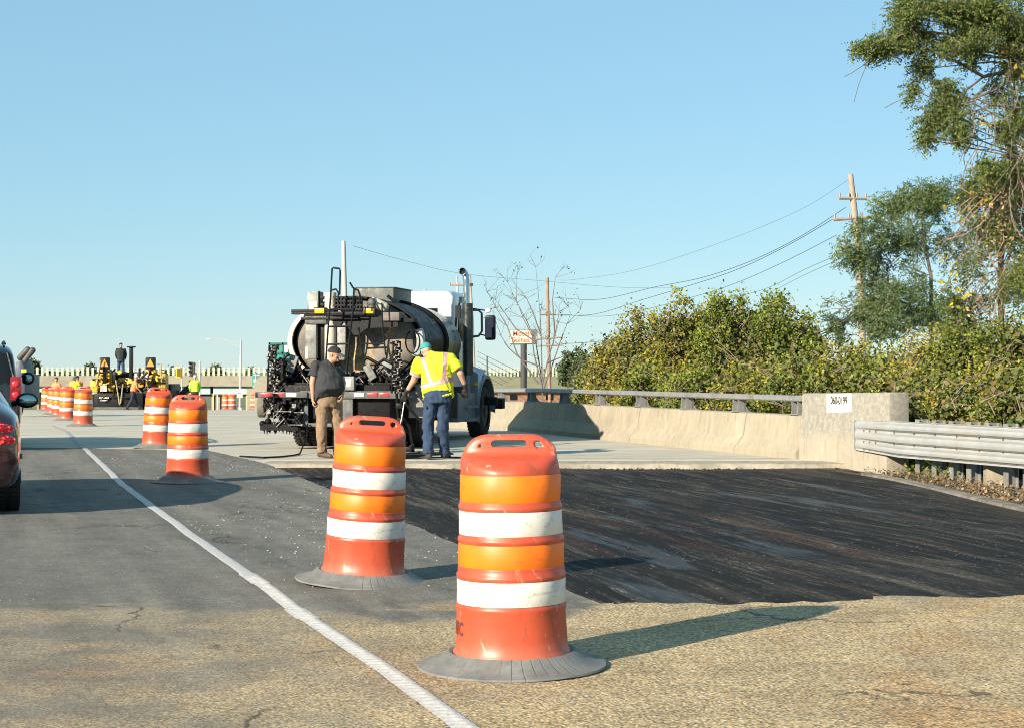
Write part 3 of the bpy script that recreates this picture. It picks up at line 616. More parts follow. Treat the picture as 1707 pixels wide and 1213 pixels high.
# rear head: slightly dished plate with stains, cream rim catching the sun
t = NT('head_mat'); a = t.noise(2.4, 7, .7); c = t.ramp(a, [(.3, (.045, .043, .04)), (.45, (.11, .105, .09)), (.62, (.18, .16, .13)), (.8, (.25, .20, .13))])
xs_ = t.sep(); drp = t.step(t.noise(3.4, 7, .75, t.mapping((1.6, 1, .35))), .50, .62); k = t.math('MULTIPLY', drp, t.step(xs_[2], 2.25, 1.75))
c = t.mix(t.math('MULTIPLY', k, .9), c, t.ramp(t.noise(9, 5), [(.35, (.16, .08, .025)), (.65, (.38, .27, .12))]))
for (sx_, sz_, sr_) in ((.02, 1.60, .30), (.61, 2.10, .16)):
    dd_ = t.math('SQRT', t.math('ADD', t.math('POWER', t.math('SUBTRACT', xs_[0], sx_), 2.0), t.math('POWER', t.math('MULTIPLY', t.math('SUBTRACT', xs_[2], sz_), .7), 2.0)))
    mk = t.math('MULTIPLY', t.math('SUBTRACT', 1.0, t.step(dd_, sr_ * .3, sr_)), t.step(t.noise(7, 7, .8), .36, .56)); c = t.mix(mk, c, t.ramp(t.noise(14, 5), [(.35, (.24, .12, .035)), (.65, (.50, .36, .16))]))
d2 = t.step(t.noise(4.2, 7, .75), .56, .64); c = t.mix(t.math('MULTIPLY', d2, .8), c, (.018, .017, .016)); t.col(c); t.b.inputs['Roughness'].default_value = .6; t.bump(a, .4, .02)
b = MB(); b.loft([ell(-.44, .12, .08, CZ), ell(-.48, .5, .33, CZ), ell(-.48, .9, .59, CZ), ell(-.44, 1.07, .70, CZ), ell(-.38, 1.14, .745, CZ)]); b.build('tank_head', t.m, tk)
b = MB(); n = 64
b.loft([ell(-.50, HA - .015, HB - .015, CZ, n), ell(-.50, HA + .02, HB + .02, CZ, n), ell(-.36, HA + .022, HB + .022, CZ, n), ell(-.36, HA - .02, HB - .02, CZ, n)], caps=False)
b.build('tank_rim', BLK, tk)
b = MB(); rr = []
for k in range(27):                                  # bare cream insulation band showing at the lower left of the rim
    a = R(130 + k * 4.0); w0 = .06 * math.sin(math.pi * (k + .6) / 27.2) ** .5
    rr.append([((HA + .028) * math.cos(a), -.52, CZ + (HB + .028) * math.sin(a)), ((HA - w0) * math.cos(a), -.54, CZ + (HB - w0) * math.sin(a)), ((HA - w0) * math.cos(a), -.48, CZ + (HB - w0) * math.sin(a)), ((HA + .028) * math.cos(a), -.46, CZ + (HB + .028) * math.sin(a))])
b.loft(rr); b.build('rim_band', CRM, tk)
b = MB(); rr = []
for k in range(10):
    a = R(-22 + k * 4.2); rr.append([((HA + .03) * math.cos(a), -.38, CZ + (HB + .03) * math.sin(a)), ((HA + .03) * math.cos(a), -.52, CZ + (HB + .03) * math.sin(a)), ((HA - .09) * math.cos(a), -.525, CZ + (HB - .1) * math.sin(a)), ((HA - .09) * math.cos(a), -.48, CZ + (HB - .1) * math.sin(a))])
b.loft(rr); b.build('rim_plate', mat('pale_plate', (.42, .46, .44), .4, .2, dirt=(.1, .1, .1)), tk)
# manway box on top
y0 = .75; A, B_ = T(588, 481, y0), T(656, 481, y0); zt = T(620, 480, y0).z
MB().boxb(A.x, B_.x, y0, y0 + 1.25, 2.56, zt).build('top_box', mat('box_grey', (.16, .18, .16), .6, .2, dirt=(.06, .06, .055), dirt_amt=.6), tk, bevel=.02)
MB().boxb(A.x - .02, B_.x + .02, y0 - .02, y0 + 1.27, zt, zt + .015).build('top_box_lid', GRY, tk)
# walkway on top of rear
b = MB(); y1 = -.85
for (xa, xb, ya, yb) in ((489, 560, 516, 521), (510, 626, 521, 526), (505, 600, 529, 533)):
    p, q = T(xa, ya, y1), T(xb, yb, y1); b.boxb(p.x, q.x, y1 - .12, y1 + .02, q.z, p.z)
p, q = T(489, 518, y1), T(575, 524, y1); b.boxb(p.x, q.x, y1 - .12, y1 + .1, q.z, q.z + .03)
b.build('rear_walkway', BLK2, tk, bevel=.006)
b = MB()
for pts in (((556, 527), (640, 527), (663, 533), (663, 545), (612, 547), (592, 562), (576, 540)), ((545, 527), (576, 527), (566, 545), (550, 538))):
    b.prism([T(x, y, y1 - .05) for x, y in pts], (0, .05, 0))
b.build('gusset_plate', BLK2, tk)
p, q = T(640, 521, y1), T(668, 535, y1); MB().boxb(p.x, q.x, y1 - .1, y1 + .3, q.z, p.z).build('valve_box', mat('brown_grey', (.16, .14, .12), .6, var=.3), tk, bevel=.01)
MB().boxb(T(662, 540, y1).x, T(690, 540, y1).x, y1, y1 + .2, T(0, 541, y1).z, T(0, 535, y1).z).build('head_bracket', BLK, tk)
for (xa, xb) in ((525, 541), (607, 623)):
    p, q = T(xa, 514.5, y1 - .13), T(xb, 522.5, y1 - .13)
    MB().boxb(p.x - .02, q.x + .02, y1 - .14, y1 - .06, q.z - .02, p.z + .02).build('lamp_housing', BLK2, tk)
    MB().boxb(p.x, q.x, y1 - .155, y1 - .142, q.z, p.z).build('marker_lamp', AMB, tk, bevel=.005)
b = MB()                                             # grille and clutter between the handrails
for k in range(9): p = T(560 + k * 5.2, 505, y1); b.box(p, (.025, .15, .13 + .05 * (k % 3)))
for k in range(4): p, q = T(556, 495 + k * 7, y1 - .05), T(604, 495 + k * 7, y1 - .05); b.boxb(p.x, q.x, y1 - .08, y1 - .05, p.z - .015, p.z + .012)
b.build('step_grating', BLK2, tk)
p = T(620, 505, y1 + .1); MB().ball(p, .085, 16).cyl(p - Vector((0, 0, .1)), p, .07).build('vent_cap', GRY, tk)
MB().capsule(T(624, 504, y1 + .15), T(640, 512, y1 + .2), .09, .09, 16).build('vent_elbow', CRM, tk)
# left cabinet, flues
def pbox(name, m, xa, ya, xb, yb, yl, dep, bevel=.012, par=None):
    p, q = T(xa, ya, yl), T(xb, yb, yl); return MB().boxb(p.x, q.x, yl, yl + dep, q.z, p.z).build(name, m, par or tk, bevel=bevel)
pbox('burner_stack', LGR, 512, 486, 530, 527, -.9, .3); pbox('stack_plate', CRM, 515, 503, 529, 524, -.915, .01, 0)
pbox('stack_strut', BLK2, 532, 494, 542, 499, -.85, .04); pbox('stack_strut', BLK2, 530, 506, 541, 511, -.85, .04); pbox('stack_post', BLK2, 530, 485, 533, 515, -.85, .04)
pbox('burner_cabinet', LGR, 509, 533, 527, 598, -.92, .35); pbox('cabinet_cap', GRY, 508, 527, 544, 540, -.96, .4); pbox('cabinet_side', BLK2, 528, 540, 541, 602, -.82, .2)
pbox('cabinet_edge', CRM, 509, 578, 513, 598, -.926, .01, 0)
p, q = T(551, 488, -.82), T(551, 600, -.82); b = MB().cyl(q, p, .105, n=24); b.build('flue_pipe', CRM, tk)
p, q = T(563, 540, -1.40), T(563, 640, -1.40); pbox('inner_panel', LGR, 562, 538, 576, 600, -.87, .05)
# ladders and rails
def bars(name, m, paths, yl, r=.017):
    b = MB()
    for pts in paths: b.tube([T(x, y, yl) for x, y in pts], r, 8)
    return b.build(name, m, tk)
bars('ladder', BLK2, [[(543, 604), (546, 560), (551, 495), (553.5, 448), (556, 446.5), (566, 448), (567, 452), (566, 492)], [(577.5, 622), (582, 570), (588, 520), (590, 482), (583, 471)], [(590, 482), (597, 484), (600, 492), (600, 507)],
                      [(545, 574), (581, 573)], [(547, 544.5), (583, 544)], [(552, 484), (560, 482), (564, 488), (564, 504)], [(549, 516), (587, 516)]], -1.25)
bars('rear_frame_rail', BLK2, [[(598, 546), (603, 580), (608, 606)], [(636.5, 505), (638, 545), (643, 592)], [(602, 573), (642, 573)]], -1.1, .014)
bars('grab_bar', BLK2, [[(646, 493), (652, 498), (659, 504)]], .4, .03)
# stepped bumper with tape
pbox('bumper', GRY, 429, 652.5, 512, 662.5, -1.74, .10); pbox('bumper', GRY, 500, 651, 668, 664, -1.70, .10); pbox('bumper', GRY, 660, 653, 696, 663, -1.66, .08)
for xa, xb, m in ((434, 451, RED), (454.5, 473, RED), (477, 494, WTP), (590.5, 607, WTP), (612, 629, RED), (632, 648, RED), (657, 664, RED)):
    pbox('reflector', m, xa, 654.2, xb, 660.8, -1.752 if xa < 500 else -1.712 if xa < 655 else -1.675, .008, .003)
pbox('lamp_box', BLK2, 425, 653, 429, 662, -1.74, .08)
pbox('bumper_upright', GRY, 499, 664, 513.5, 705, -1.66, .05); pbox('bumper_upright', GRY, 571, 663, 588, 704, -1.66, .05); pbox('lower_rail', GRY, 495, 704.5, 600, 711.5, -1.68, .12)
pbox('control_box', LGR, 569, 627, 590, 650, -1.76, .12); pbox('control_box_face', mat('panel_face', (.50, .51, .49), .4, .2), 573, 631, 586, 645, -1.766, .005, .002)
# underbody
b = MB(); b.boxb(-.95, .95, -1.55, -.55, .36, 1.12).boxb(-.43, -.35, -1.5, 5.6, .62, .9).boxb(.35, .43, -1.5, 5.6, .62, .9).boxb(-.8, .8, -.5, 2.7, .8, 1.16)
b.build('chassis', BLK, tk, bevel=.01)
for sx in (-1, 1): MB().boxb(sx * .62, sx * 1.2, -.75, -.72, .28, .98).build('mud_flap', BLK, tk)
# clutter of pipes, valves and pumps over the rear
rng = random.Random(31)
def clutter(name, m, x0, x1, ya, yb, n, yl, rr=(.012, .035), seed=0):
    rg = random.Random(seed); b = MB()
    for _ in range(n):
        p = T(rg.uniform(x0, x1), rg.uniform(ya, yb), yl + rg.uniform(-.12, .12)); L = rg.uniform(.06, .3); d = rg.choice([Vector((1, 0, 0)), Vector((0, 0, 1)), Vector((.7, 0, .7)), Vector((-.6, .2, .7))]); r = rg.uniform(*rr)
        b.cyl(p - d * L / 2, p + d * L / 2, r, n=10)
        if rg.random() < .6: b.cyl(p + d * L / 2, p + d * (L / 2 + .03), r * 1.9, n=12)
        if rg.random() < .35: b.ball(p, r * 2.0, 10)
        if rg.random() < .12: b.box(p, (rg.uniform(.04, .08),) * 3)
    return b.build(name, m, tk)
clutter('pipework', BLK, 600, 690, 616, 652, 60, -1.15, seed=1); clutter('pipework', BLK, 468, 600, 622, 652, 60, -1.1, seed=11); clutter('pipework', BLK, 448, 506, 600, 650, 40, -1.2, seed=12); MB().boxb(-1.15, 1.1, -1.3, -.5, 1.1, 1.16).boxb(-.9, .95, -.9, -.5, 1.1, 1.32).build('pump_shelf', BLK, tk, bevel=.02)
clutter('pipework', mat('tar_sheen', (.018, .018, .02), .35, .3, var=.5, bump=.4), 470, 690, 612, 650, 40, -1.3, (.012, .028), 2)
clutter('valve_bank', GRY, 480, 680, 612, 648, 9, -1.35, (.010, .018), 3)
for (x, y, w_, h_, a) in ((617, 620, .14, .28, -30), (648, 612, .15, .28, -28), (487, 606, .16, .3, 20)):
    p = T(x, y, -1.35); MB().box(p, (w_, .06, h_), Matrix.Rotation(R(a), 3, 'Y')).build('pump_cover', mat('cover_grey', (.24, .25, .23), .6, dirt=(.04, .04, .04), dirt_amt=.5), tk, bevel=.02)
b = MB(); b.tube([T(x, y, -1.64) for x, y in ((607, 600), (612, 596), (630, 606), (640, 599), (652, 605), (655, 600))], .03, 8); b.tube([T(x, y, -1.6) for x, y in ((640, 628), (655, 634), (670, 632), (690, 634))], .022, 8); b.build('suction_hose', BLK, tk)
p = T(690, 585, -1.5)
b = MB(); p = T(688, 570, -.62); pts = [p + Vector((.13 * math.cos(a * .4), 0, .2 * math.sin(a * .4))) for a in range(17)]; b.tube(pts, .014, 6); b.build('hand_wheel', BLK, tk)
# left folded spray bar
def spraybar(x0, ytop, ybot, yl, seed, nm):
    rg = random.Random(seed); b = MB(); s = MB(); H = int((ybot - ytop) / 5)
    for oo in (-6, 0, 5): b.tube([T(x0 + oo, ytop + rg.uniform(0, 6), yl), T(x0 + oo - 3 * (ybot > 640), ybot, yl)], .018, 8)
    for k in range(H):
        y = ytop + 4 + k * 5; x = x0 + rg.uniform(-3, 3)
        b.cyl(T(x - 7, y, yl), T(x + 7, y, yl), .013, n=8); b.box(T(x + rg.uniform(-7, 6), y + 2, yl - .04), (.05, .07, .035)); b.box(T(x + rg.uniform(-8, 7), y, yl - .03), (.03, .05, .05))
        s.box(T(x + rg.uniform(-6, 6), y + 1, yl - .085), (.022, .01, .035)); s.box(T(x + rg.uniform(-6, 6), y + 3, yl - .08), (.05, .008, .009))
    o = b.build(nm, BLK, tk); s.build('nozzle', SLV, o); return o
spraybar(455, 572, 652, -1.66, 5, 'spray_bar'); spraybar(662, 566, 655, -1.95, 6, 'spray_bar')
clutter('spray_wing', BLK, 446, 500, 664, 706, 50, -1.70, (.015, .035), 8); clutter('spray_wing', SLV, 446, 498, 672, 708, 16, -1.80, (.005, .010), 9)
b = MB(); b.boxb(T(437, 700, -1.75).x, T(500, 700, -1.75).x, -1.85, -1.5, T(0, 713, -1.75).z, T(0, 703, -1.75).z)
for k in range(46):
    p = T(rng.uniform(438, 500), 712, -1.75 + rng.uniform(-.1, .2)); b.cyl(p, p - Vector((0, 0, rng.uniform(.02, .12))), .018, .006, n=6)
b.ball(T(438, 706, -1.8), .06, 10).ball(T(447, 702, -1.8), .06, 10).build('nozzle_bar', BLK, tk)
b = MB(); b.ball(T(485, 672, -1.66), .06, 14).cyl(T(485, 655, -1.66), T(485, 672, -1.66), .012).build('shackle', BLK2, tk)
pbox('brown_plate', mat('brown_plate', (.18, .11, .07), .8, var=.3), 476, 664, 498, 684, -1.5, .03, .004)
pbox('side_shield', mat('shield_grey', (.30, .30, .27), .7, var=.25, dirt=(.10, .09, .08)), 681, 640, 706, 696, -1.0, .04)
b = MB(); b.boxb(.93, 1.05, -1.4, 2.3, .98, 1.12); b.boxb(1.0, 1.18, .8, 2.3, .45, 1.0); b.build('side_rail', BLK, tk)
# right spray bar lower arm, foot linkage near the ground
bars('spray_arm', BLK, [[(668, 655), (670, 700), (672, 745)], [(661, 655), (664, 700), (669, 750)], [(674, 670), (700, 700), (710, 708)], [(668, 690), (683, 712), (690, 756)], [(672, 745), (690, 758), (700, 752)], [(664, 745), (684, 757)], [(690, 740), (668, 752)]], -1.95, .024)
for k, (x, y) in enumerate(((668, 700), (670, 720), (666, 676), (672, 738), (682, 748))): MB().box(T(x, y, -2.0), (.11, .1, .09)).cyl(T(x - 6, y + 2, -2.0), T(x + 7, y - 1, -2.0), .03, n=10).build('knuckle', BLK, tk, bevel=.01)
# wheels
def wheel(par, x, y, r, w_, rim=True, steer=False, rm=None):
    n = 56; b = MB(); pr = [(-w_ / 2, r * .62), (-w_ / 2, r * .9), (-w_ / 2 + .02, r * .975), (-w_ / 2 + .05, r), (w_ / 2 - .05, r), (w_ / 2 - .02, r * .975), (w_ / 2, r * .9), (w_ / 2, r * .62)]
    b.loft([[(x + px_, y + rr_ * math.cos(2 * math.pi * k / n), r + rr_ * math.sin(2 * math.pi * k / n)) for k in range(n)] for px_, rr_ in pr], caps=False)
    for k in range(40):
        a = 2 * math.pi * k / 40
        for sx in (-.27, .27): b.box((x + sx * w_, y + (r + .004) * math.cos(a), r + (r + .004) * math.sin(a)), (w_ * .38, .035, .022), Matrix.Rotation(a - math.pi / 2, 3, 'X'))
    o = b.build('wheel', RUB, par, smooth=30)
    b = MB(); s = 1 if x > 0 else -1
    b.cyl((x - w_ * .42, y, r), (x + w_ * .40, y, r), r * .63, n=32); b.cyl((x + s * w_ * .3, y, r), (x + s * w_ * .56, y, r), r * .2, n=20)
    for k in range(8): a = k * math.pi / 4; b.cyl((x + s * w_ * .4, y + r * .4 * math.cos(a), r + r * .4 * math.sin(a)), (x + s * w_ * .45, y + r * .4 * math.cos(a), r + r * .4 * math.sin(a)), .02, n=8)
    b.build('rim', rm or GRY, o); return o
for x in (-1.07, -.76, .76, 1.07): wheel(tk, x, 0, .52, .27)
for x in (-1.03, 1.03): wheel(tk, x, 4.8, .53, .30)
b = MB().cyl((-1.0, 0, .52), (1.0, 0, .52), .09).cyl((-1.0, 4.8, .53), (1.0, 4.8, .53), .06).ball((0, 0, .52), .2).build('axle', BLK, tk)
# cab
b = MB(); cr = []
for yl, hw, z1 in ((3.05, .88, 2.78), (3.12, .91, 2.93), (3.3, .92, 2.97), (4.1, .91, 2.96), (4.22, .90, 2.88), (4.55, .88, 2.2), (4.58, .88, 1.9)):
    rd = .18; pts = [(-hw, yl, 1.05), (-hw - .0, yl, z1 - rd)] + [(-hw + rd - rd * math.cos(a), yl, z1 - rd + rd * math.sin(a)) for a in (R(20), R(45), R(70), R(90))] + [(hw - rd + rd * math.cos(a), yl, z1 - rd + rd * math.sin(a)) for a in (R(90), R(70), R(45), R(20))] + [(hw, yl, z1 - rd), (hw, yl, 1.05)]
    cr.append(pts)
b.loft(cr); cab = b.build('cab', WHT, tk, smooth=35)
for s in (-1, 1): MB().boxb(s * .915, s * .93, 3.45, 4.25, 1.95, 2.6).build('side_window', GLS, cab, bevel=.003)
MB().boxb(-.6, .6, 3.04, 3.06, 2.1, 2.6).build('rear_window', GLS, cab)
p = T(702, 500, 3.3); MB().cyl((p.x, 3.6, 2.95), (p.x, 3.6, 3.0), .04).build('roof_lamp', AMB, cab)
b = MB(); hr = []
for yl, hw, z1 in ((4.5, .82, 1.95), (5.0, .80, 1.86), (5.6, .72, 1.72), (6.0, .66, 1.52), (6.08, .62, .8)):
    hr.append([(-hw, yl, .75), (-hw, yl, z1 - .15), (-hw + .15, yl, z1), (hw - .15, yl, z1), (hw, yl, z1 - .15), (hw, yl, .75)])
b.loft(hr).build('hood', WHT, tk)
for s in (-1, 1):                                    # swept front fenders with the dark wheel well under them
    b = MB(); rw = []
    for k in range(15):
        a = R(200 - k * 14.5); yy_ = 4.8 - .80 * math.cos(math.pi - a) * -1; yy_ = 4.8 + .74 * math.cos(a); zz = .60 + .70 * max(-.3, math.sin(a)) 
        rw.append([(s * .55, yy_, zz + .02), (s * 1.14, yy_, zz + .02), (s * 1.22, yy_, zz - .03), (s * 1.22, yy_, zz - .09), (s * 1.14, yy_, zz - .06), (s * .55, yy_, zz - .05)])
    b.loft(rw).build('fender', BLU, tk, smooth=50)
    b = MB(); b.prism([(s * 1.20, 4.0, .62), (s * 1.20, 4.0, 1.30), (s * .70, 4.0, 1.62), (s * .62, 4.0, .62)], (0, .05, 0)).build('fender_skirt', BLU, tk, bevel=.01)
    b = MB(); b.prism([(s * 1.19, 4.03, .62), (s * 1.19, 4.1, .64), (s * 1.2, 4.16, .95), (s * 1.2, 4.4, 1.26), (s * 1.2, 4.8, 1.36), (s * .8, 4.8, 1.5), (s * .8, 4.03, 1.60), (s * 1.19, 4.03, 1.28)], (-s * .02, 0, 0)).build('fender_cheek', BLU, tk)
b = MB(); p = T(792.5, 640, 3.97); b.ball(p, (.05, .012, .035), 12).build('marker_lamp', AMB, tk)
MB().boxb(-1.22, 1.28, 5.95, 6.25, .55, .78).build('front_bumper', BLK2, tk, bevel=.02)
pbox('bumper_end', BLK2, 806, 661, 828, 675, 4.35, .1)
b = MB(); b.boxb(.80, 1.16, 2.55, 3.95, .36, .93).build('tool_box', BLU, tk, bevel=.03); b = MB().boxb(.9, 1.24, 3.0, 3.9, .36, .42).boxb(.9, 1.24, 3.0, 3.9, .62, .67).build('cab_step', mat('step_steel', (.25, .29, .32), .4, .4), tk, bevel=.01)
for s in (-1,): MB().boxb(-1.16, -.8, 1.6, 3.95, .4, .95).build('fuel_tank', GRY, tk, bevel=.08)
# exhaust
yx = 2.98; P = lambda x, y: T(x, y, yx)
b = MB(); b.tube([P(778.5, 660), P(778.5, 560), P(777.5, 500), P(777.5, 470), P(776.5, 460), P(774, 454), T(771.5, 452, yx - .09), T(770.5, 452.5, yx - .16)], [.065] * 7 + [.072], 20, caps=False)
o = b.build('exhaust_stack', CHR, tk); bake(o, ('SOLIDIFY', dict(thickness=.008)))
e = T(770.5, 452.5, yx - .158); d = (T(770.5, 452.5, yx - .16) - T(771.5, 452, yx - .09)).normalized(); MB().cyl(e - d * .05, e - d * .045, .063, n=20).build('stack_mouth', mat('mouth_black', (.004, .004, .004), .9), o)  # black disc set just inside the open pipe end
MB().cyl(P(780, 625), P(779.5, 506), .105, n=22).build('heat_shield', mat('shield_dark', (.09, .10, .10), .35, .7, var=.4, dirt=(.02, .02, .02)), tk)
b = MB().tube([P(766, 505), P(761, 520), P(759, 560), P(764, 600)], .02).box(P(764, 520), (.1, .1, .25)).box(P(768, 500), (.06, .06, .12)).build('air_line', BLK2, tk)
bars('mirror_bracket', mat('bracket_blue', (.10, .14, .17), .4, .3), [[(782, 517), (797, 517), (803, 522), (803.5, 552), (798, 560), (783, 562)]], 3.95, .024); bars('mirror_bracket', BLK2, [[(784, 514), (812, 518)], [(798, 557), (812, 560)]], 3.95, .014)
p, q = T(808, 525.5, 3.95), T(825.5, 567, 3.95); mr_ = MB().boxb(p.x, q.x, 3.93, 4.05, q.z, p.z).build('mirror', BLK2, tk, bevel=.05)
MB().boxb(p.x + .03, q.x - .03, 3.918, 3.928, q.z + .05, p.z - .05).build('mirror_glass', mat('mirror_glass', (.04, .05, .09), .03, .3, bump=0), mr_)
MB().ball(T(813, 518, 3.97), (.07, .04, .05), 12).build('mirror_lamp', WHT, tk)
# shield emblem on the steel barrel: plain dark decal
a = R(12); b = MB(); q_ = []
for dy, da in ((-.10, -7), (-.10, 7), (.10, 7), (.10, -7)): q_.append(((HA - .008) * math.cos(a + R(da)), 2.05 + dy, CZ + (HB - .008) * math.sin(a + R(da))))
b.quad(*q_).build('decal', mat('decal_dark', (.05, .07, .08), .5), tk)
# work hose lying from the truck to the deck
hz = thing('air_hose', 'thin dark hose drooping from the tanker truck bumper onto the pale deck', 'hose', (-3.6, 26.9, 0))
hp = [tk.matrix_basis @ T(513, 706, -1.72)] + [W(x, y, D) for x, y, D in ((512, 725, 28.3), (507, 738, 28.0))] + [Vector((W(x, y, D).x, D, .015)) for x, y, D in ((500, 745, 27.4), (490, 752, 26.9), (476, 757, 26.6), (466, 758, 26.4), (440, 758, 26.2), (400, 757, 26.6))]
o = MB().tube(hp, .014, 8).build('hose', BLK2); loc(o, hz)
hz = thing('hose_coil', 'tangle of black hose on the deck beside the boots of the yellow vest worker', 'hose', (-1.75, 26.0, 0))
b = MB()
for k in range(4):
    rg = random.Random(k); cx_, cy_ = -1.75 + k * .14, 26.1 + k * .12; pts = [Vector((cx_ + (.28 + .04 * k) * math.cos(a / 10 * 6.28), cy_ + .30 * math.sin(a / 10 * 6.28 + k), .02 + .012 * k + .006 * (a % 2))) for a in range(11)]; b.tube(pts, .014, 6)
b.tube([Vector((-1.45, 26.0, .02)), Vector((-.9, 26.2, .02)), Vector((-.3, 26.0, .02)), Vector((.2, 26.25, .02))], .012, 6)
loc(b.build('hose', BLK2), hz)

# ================================================================== cars on the left
def carbody(st, n_side=1):
    """stations: (y, half width, z bottom, z belt, z top, half width at top)"""
    rings = []
    for y, hw, zb, zm, zt, ht in st:
        half = [(hw * .80, zb), (hw * .97, zb + .06), (hw, zb + (zm - zb) * .35), (hw * 1.0, zb + (zm - zb) * .62), (hw * .975, zm - .05), (hw * .93, zm), (ht + (hw * .93 - ht) * .25, zm + (zt - zm) * .75), (ht * .93, zt - .02 * (zt > zm + .1)), (ht * .6, zt + .012)]
        rings.append([(x, y, z) for x, z in half] + [(-x, y, z) for x, z in half[::-1]])
    return rings
def car(name, label, loc_, rz, st, paint, L, wheel_r, glass, extra):
    th = thing(name, label, 'car', loc_, rz); b = MB(); b.loft(carbody(st)); o = b.build('body', paint, th, smooth=60); bake(o, ('SUBSURF', dict(levels=2, render_levels=2))); o.data.polygons.foreach_set('use_smooth', [True] * len(o.data.polygons))
    o.data.materials.append(GLS)
    for p in o.data.polygons:
        c = p.center; nrm = p.normal
        if glass(c, nrm): p.material_index = 1
    for x, y in extra['wheels']: wheel(th, x, y, wheel_r, .22, rm=SLV)
    return th
DKRED = NT('car_maroon'); t = DKRED; t.col(t.ramp(t.noise(3, 3), [(.3, (.030, .010, .016)), (.7, (.042, .012, .018))])); t.b.inputs['Roughness'].default_value = .18; t.b.inputs['Coat Weight'].default_value = 1; t.b.inputs['Coat Roughness'].default_value = .03; t.b.inputs['Metallic'].default_value = .35
st = [(.0, .72, .34, .80, .90, .55), (.05, .86, .24, .92, 1.02, .62), (.30, .91, .22, .97, 1.08, .64), (.75, .92, .22, .98, 1.22, .60), (1.25, .92, .20, .97, 1.38, .58), (2.0, .92, .20, .96, 1.43, .59), (2.7, .92, .20, .95, 1.40, .58), (3.4, .92, .20, .93, 1.08, .62), (4.2, .90, .22, .86, .92, .6), (4.65, .80, .24, .70, .76, .5), (4.75, .66, .32, .58, .62, .4)]
ca = math.atan2(.307, .952)
sed = car('maroon_sedan', 'dark maroon car at the left edge with its red tail lights glowing', (-5.42, 15.35, 0), ca, st, DKRED.m, 4.75, .325, lambda c, n: (c.z > .99 and .55 < c.y < 3.3 and abs(n.z) < .85), {'wheels': [(-.80, .95), (.80, .95), (-.80, 3.75), (.80, 3.75)]})
TL = NT('tail_lens'); t = TL; v = t.ramp(t.vor(26, out='Distance'), [(.15, (1.0, .06, .04)), (.45, (.10, .004, .006))]); t.col(v); t.l(v, t.b.inputs['Emission Color']); t.b.inputs['Emission Strength'].default_value = .7; t.b.inputs['Roughness'].default_value = .15
for s in (-1, 1):
    MB().ball((s * .70, .045, .83), (.14, .05, .045), 16).build('tail_light', TL.m, sed); MB().ball((s * .70, .04, .72), (.155, .05, .05), 16).build('tail_light', TL.m, sed)
    mm = MB().ball((s * 1.04, 2.95, 1.04), (.12, .06, .085), 18).cyl((s * .88, 2.98, 1.0), (s * 1.0, 2.95, 1.03), .03).build('mirror', BLK2, sed)
    MB().ball((s * 1.045, 2.905, 1.04), (.095, .02, .06), 18).build('mirror_glass', mat('mirror_clear', (.45, .62, .62), .03, 1, bump=0), mm)
    MB().box((s * .915, .42, .55), (.01, .10, .05)).build('side_reflector', RED, sed)
MB().boxb(-.75, .75, .01, .05, .36, .40).build('bumper_trim', BLK2, sed); MB().boxb(-.28, .28, .0, .03, .62, .74).build('number_plate', mat('plate_white', (.7, .7, .68), .5), sed)
NV = NT('suv_navy'); t = NV; t.col(t.ramp(t.noise(3, 3), [(.3, (.008, .013, .026)), (.7, (.012, .018, .034))])); t.b.inputs['Roughness'].default_value = .2; t.b.inputs['Coat Weight'].default_value = 1; t.b.inputs['Metallic'].default_value = .3
st = [(.0, .86, .45, 1.02, 1.30, .72), (.04, .95, .34, 1.10, 1.66, .82), (.22, .98, .30, 1.12, 1.80, .84), (.8, .99, .28, 1.12, 1.84, .85), (2.2, .99, .28, 1.11, 1.84, .85), (3.0, .99, .28, 1.10, 1.76, .82), (3.7, .98, .28, 1.08, 1.25, .74), (4.5, .96, .3, 1.02, 1.08, .7), (4.95, .88, .32, .86, .92, .6), (5.05, .75, .4, .7, .75, .5)]
suv = car('navy_suv', 'tall dark navy sport utility vehicle beyond the maroon car', (-9.24, 28.2, 0), ca, st, NV.m, 5.05, .38, lambda c, n: (c.z > 1.16 and c.z < 1.66 and (c.y < .3 or (.5 < c.y < 3.6)) and abs(n.z) < .8), {'wheels': [(-.84, 1.0), (.84, 1.0), (-.84, 3.95), (.84, 3.95)]})
LN = mat('lens_dull_red', (.30, .012, .02), .15, bump=0, coat=1)
for s in (-1, 1):
    b = MB().boxb(s * .78, s * .975, -.0, .12, .86, 1.27).build('tail_light', LN, suv, bevel=.03)
    for z in (.96, 1.14): MB().ball((s * .875, -.005, z), (.06, .02, .06), 14).build('lens', RED, b)
    m_ = MB().ball((s * 1.17, 3.3, 1.22), (.13, .08, .12), 16).cyl((s * .95, 3.3, 1.15), (s * 1.1, 3.3, 1.18), .03).build('mirror', BLK2, suv); MB().ball((s * 1.18, 3.24, 1.22), (.075, .02, .075), 14).build('mirror_glass', mat('mirror_clear', (.45, .62, .62), .03, 1), m_)
    MB().tube([(s * .70, .35, 1.82), (s * .70, 1.2, 1.87), (s * .70, 2.4, 1.87), (s * .70, 2.9, 1.80)], .022).build('roof_rail', BLK2, suv)
    MB().box((s * .79, .03, 1.42), (.02, .02, .5), Matrix.Rotation(R(-s * 14), 3, 'Y')).build('window_trim', SLV, suv)
